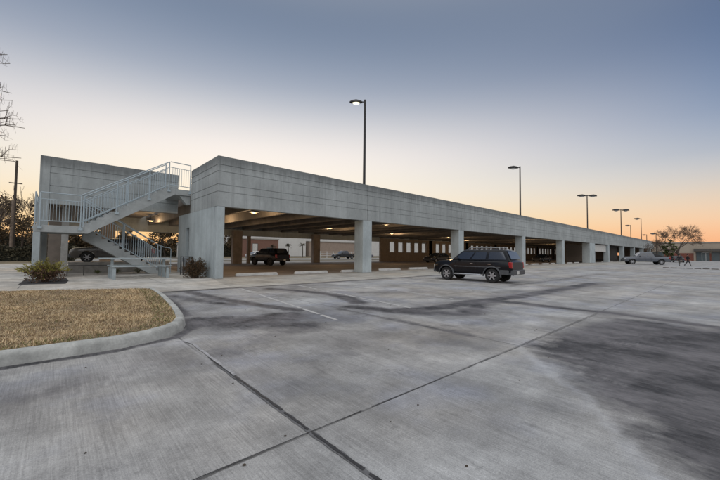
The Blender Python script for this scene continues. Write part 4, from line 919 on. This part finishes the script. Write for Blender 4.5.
# ---------------------------------------------------------------- people
SKIN = mat('skin', (.36, .22, .16), .6, .05, 4); HAIR = mat('hair', (.02, .015, .012), .7, .1, 20)
def person(loc, rz, label, jacket, pants, stride=.28, s_=.9):
    root = empty('person', loc, rz, s_); tag(root, label, 'person', 'people walking in the lot')
    J = {'pel': (0, 0, .95, .14, .115), 'sp': (0, 0, 1.15, .135, .10), 'ch': (0, 0, 1.36, .165, .115), 'nk': (0, 0, 1.50, .055, .055), 'hd': (.015, 0, 1.60, .085, .075), 'ht': (.01, 0, 1.71, .08, .075)}
    E = [('pel', 'sp'), ('sp', 'ch'), ('ch', 'nk'), ('nk', 'hd'), ('hd', 'ht')]
    for sd, nm, ph in ((1, 'l', 1), (-1, 'r', -1)):
        st = stride*ph
        J['hip'+nm] = (0, .09*sd, .88, .095, .09); J['kn'+nm] = (st*.55+.04, .095*sd, .50, .065, .06); J['an'+nm] = (st-(.03 if ph > 0 else .08), .10*sd, .09 if ph > 0 else .13, .042, .04); J['to'+nm] = (st+.13, .105*sd, .035 if ph > 0 else .045, .04, .032)
        J['sh'+nm] = (0, .19*sd, 1.42, .06, .06); J['el'+nm] = (-st*.35, .24*sd, 1.14, .045, .045); J['wr'+nm] = (-st*.55+.06, .235*sd, .90, .03, .03); J['pa'+nm] = (-st*.6+.08, .235*sd, .83, .038, .018)
        E += [('pel', 'hip'+nm), ('hip'+nm, 'kn'+nm), ('kn'+nm, 'an'+nm), ('an'+nm, 'to'+nm), ('ch', 'sh'+nm), ('sh'+nm, 'el'+nm), ('el'+nm, 'wr'+nm), ('wr'+nm, 'pa'+nm)]
        px0 = J['pa'+nm]
        for f_ in range(5):
            dx = (-.028, -.01, .01, .028, .045)[f_]; ln = (.065, .08, .075, .06, .04)[f_]; a = f'f{f_}a'+nm; c = f'f{f_}b'+nm
            J[a] = (px0[0]+dx, px0[1]-.005*sd, px0[2]-.03-ln*.45, .009, .009); J[c] = (px0[0]+dx+.012, px0[1]-.018*sd, px0[2]-.03-ln, .008, .008); E += [('pa'+nm, a), (a, c)]
    names = list(J); me = bpy.data.meshes.new('body'); me.from_pydata([J[k][:3] for k in names], [(names.index(a), names.index(c)) for a, c in E], [])
    o = bpy.data.objects.new('body', me); COL.objects.link(o); md = o.modifiers.new('s', 'SKIN'); o.modifiers.new('u', 'SUBSURF').levels = 1
    for i, k in enumerate(names): me.skin_vertices[0].data[i].radius = J[k][3:]
    me.skin_vertices[0].data[0].use_root = True
    dg = bpy.context.evaluated_depsgraph_get(); m2_ = bpy.data.meshes.new_from_object(o.evaluated_get(dg)); o.modifiers.clear(); o.data = m2_
    for m in (jacket, pants, SKIN, DARK): m2_.materials.append(m)
    for p in m2_.polygons:
        c = p.center; p.material_index = 2 if (c.z > 1.49 or (abs(c.y) > .17 and c.z < .90)) else (3 if c.z < .09 else (0 if c.z > .93 else 1))
    m2_.shade_smooth(); o.parent = root
    b = MB(); rings = []
    for z, q in ((1.60, .075), (1.66, .092), (1.72, .092), (1.765, .06), (1.78, .02)): rings.append([(-.012+q*math.cos(a)*1.05-(.025 if math.cos(a) > .3 and z < 1.68 else 0), q*math.sin(a), z) for a in np.linspace(0, 2*math.pi, 12, endpoint=False)])
    b.loft(rings); b.build('hair', HAIR, parent=root, smooth=60)
    b = MB(); b.add([(.085, -.012, 1.62), (.085, .012, 1.62), (.108, 0, 1.60), (.088, 0, 1.655)], [(0, 2, 3), (2, 1, 3), (0, 1, 2)]); b.build('nose', SKIN, parent=root)
    for sd in (1, -1): b = MB(); b.cbox((.083, .03*sd, 1.645), (.012, .02, .012)); b.build('eye', DARK, parent=root)
    return root
NAVY = mat('dark_jacket', (.018, .018, .024), .85, .1, 8); KH = mat('grey_trousers', (.10, .095, .09), .85, .1, 8); BLKC = mat('black_cloth', (.015, .015, .017), .9, .1, 8)
person((63.2, 4.75, .0), R(-20), 'walking person in a dark jacket and greyish trousers, left of the pair', NAVY, KH, .16, .9)
person((62.2, 3.85, .0), R(-75), 'walking person in all dark clothes mid stride, right of the pair', BLKC, BLKC, .34, .93)

# small debris lying on the lot
b = MB()
for i in range(170):
    x, y = random.uniform(-1.5, 9), random.uniform(1.0, 11.5)
    if y > 5.2 and x < 2.5: continue
    q = random.uniform(.004, .012); a = random.uniform(0, 6.28); b.add([(x+q*math.cos(a+k*1.57)*random.uniform(.6, 1.6), y+q*math.sin(a+k*1.57)*random.uniform(.6, 1.4), .004) for k in range(4)]+[(x, y, .004+q*.7)], [(0, 1, 4), (1, 2, 4), (2, 3, 4), (3, 0, 4)])
tag(b.build('debris', mat('debris', (.07, .055, .04), .95, .3, 30), fix=False), 'scattered grit and tiny leaf bits on the concrete lot', 'debris', kind='stuff')
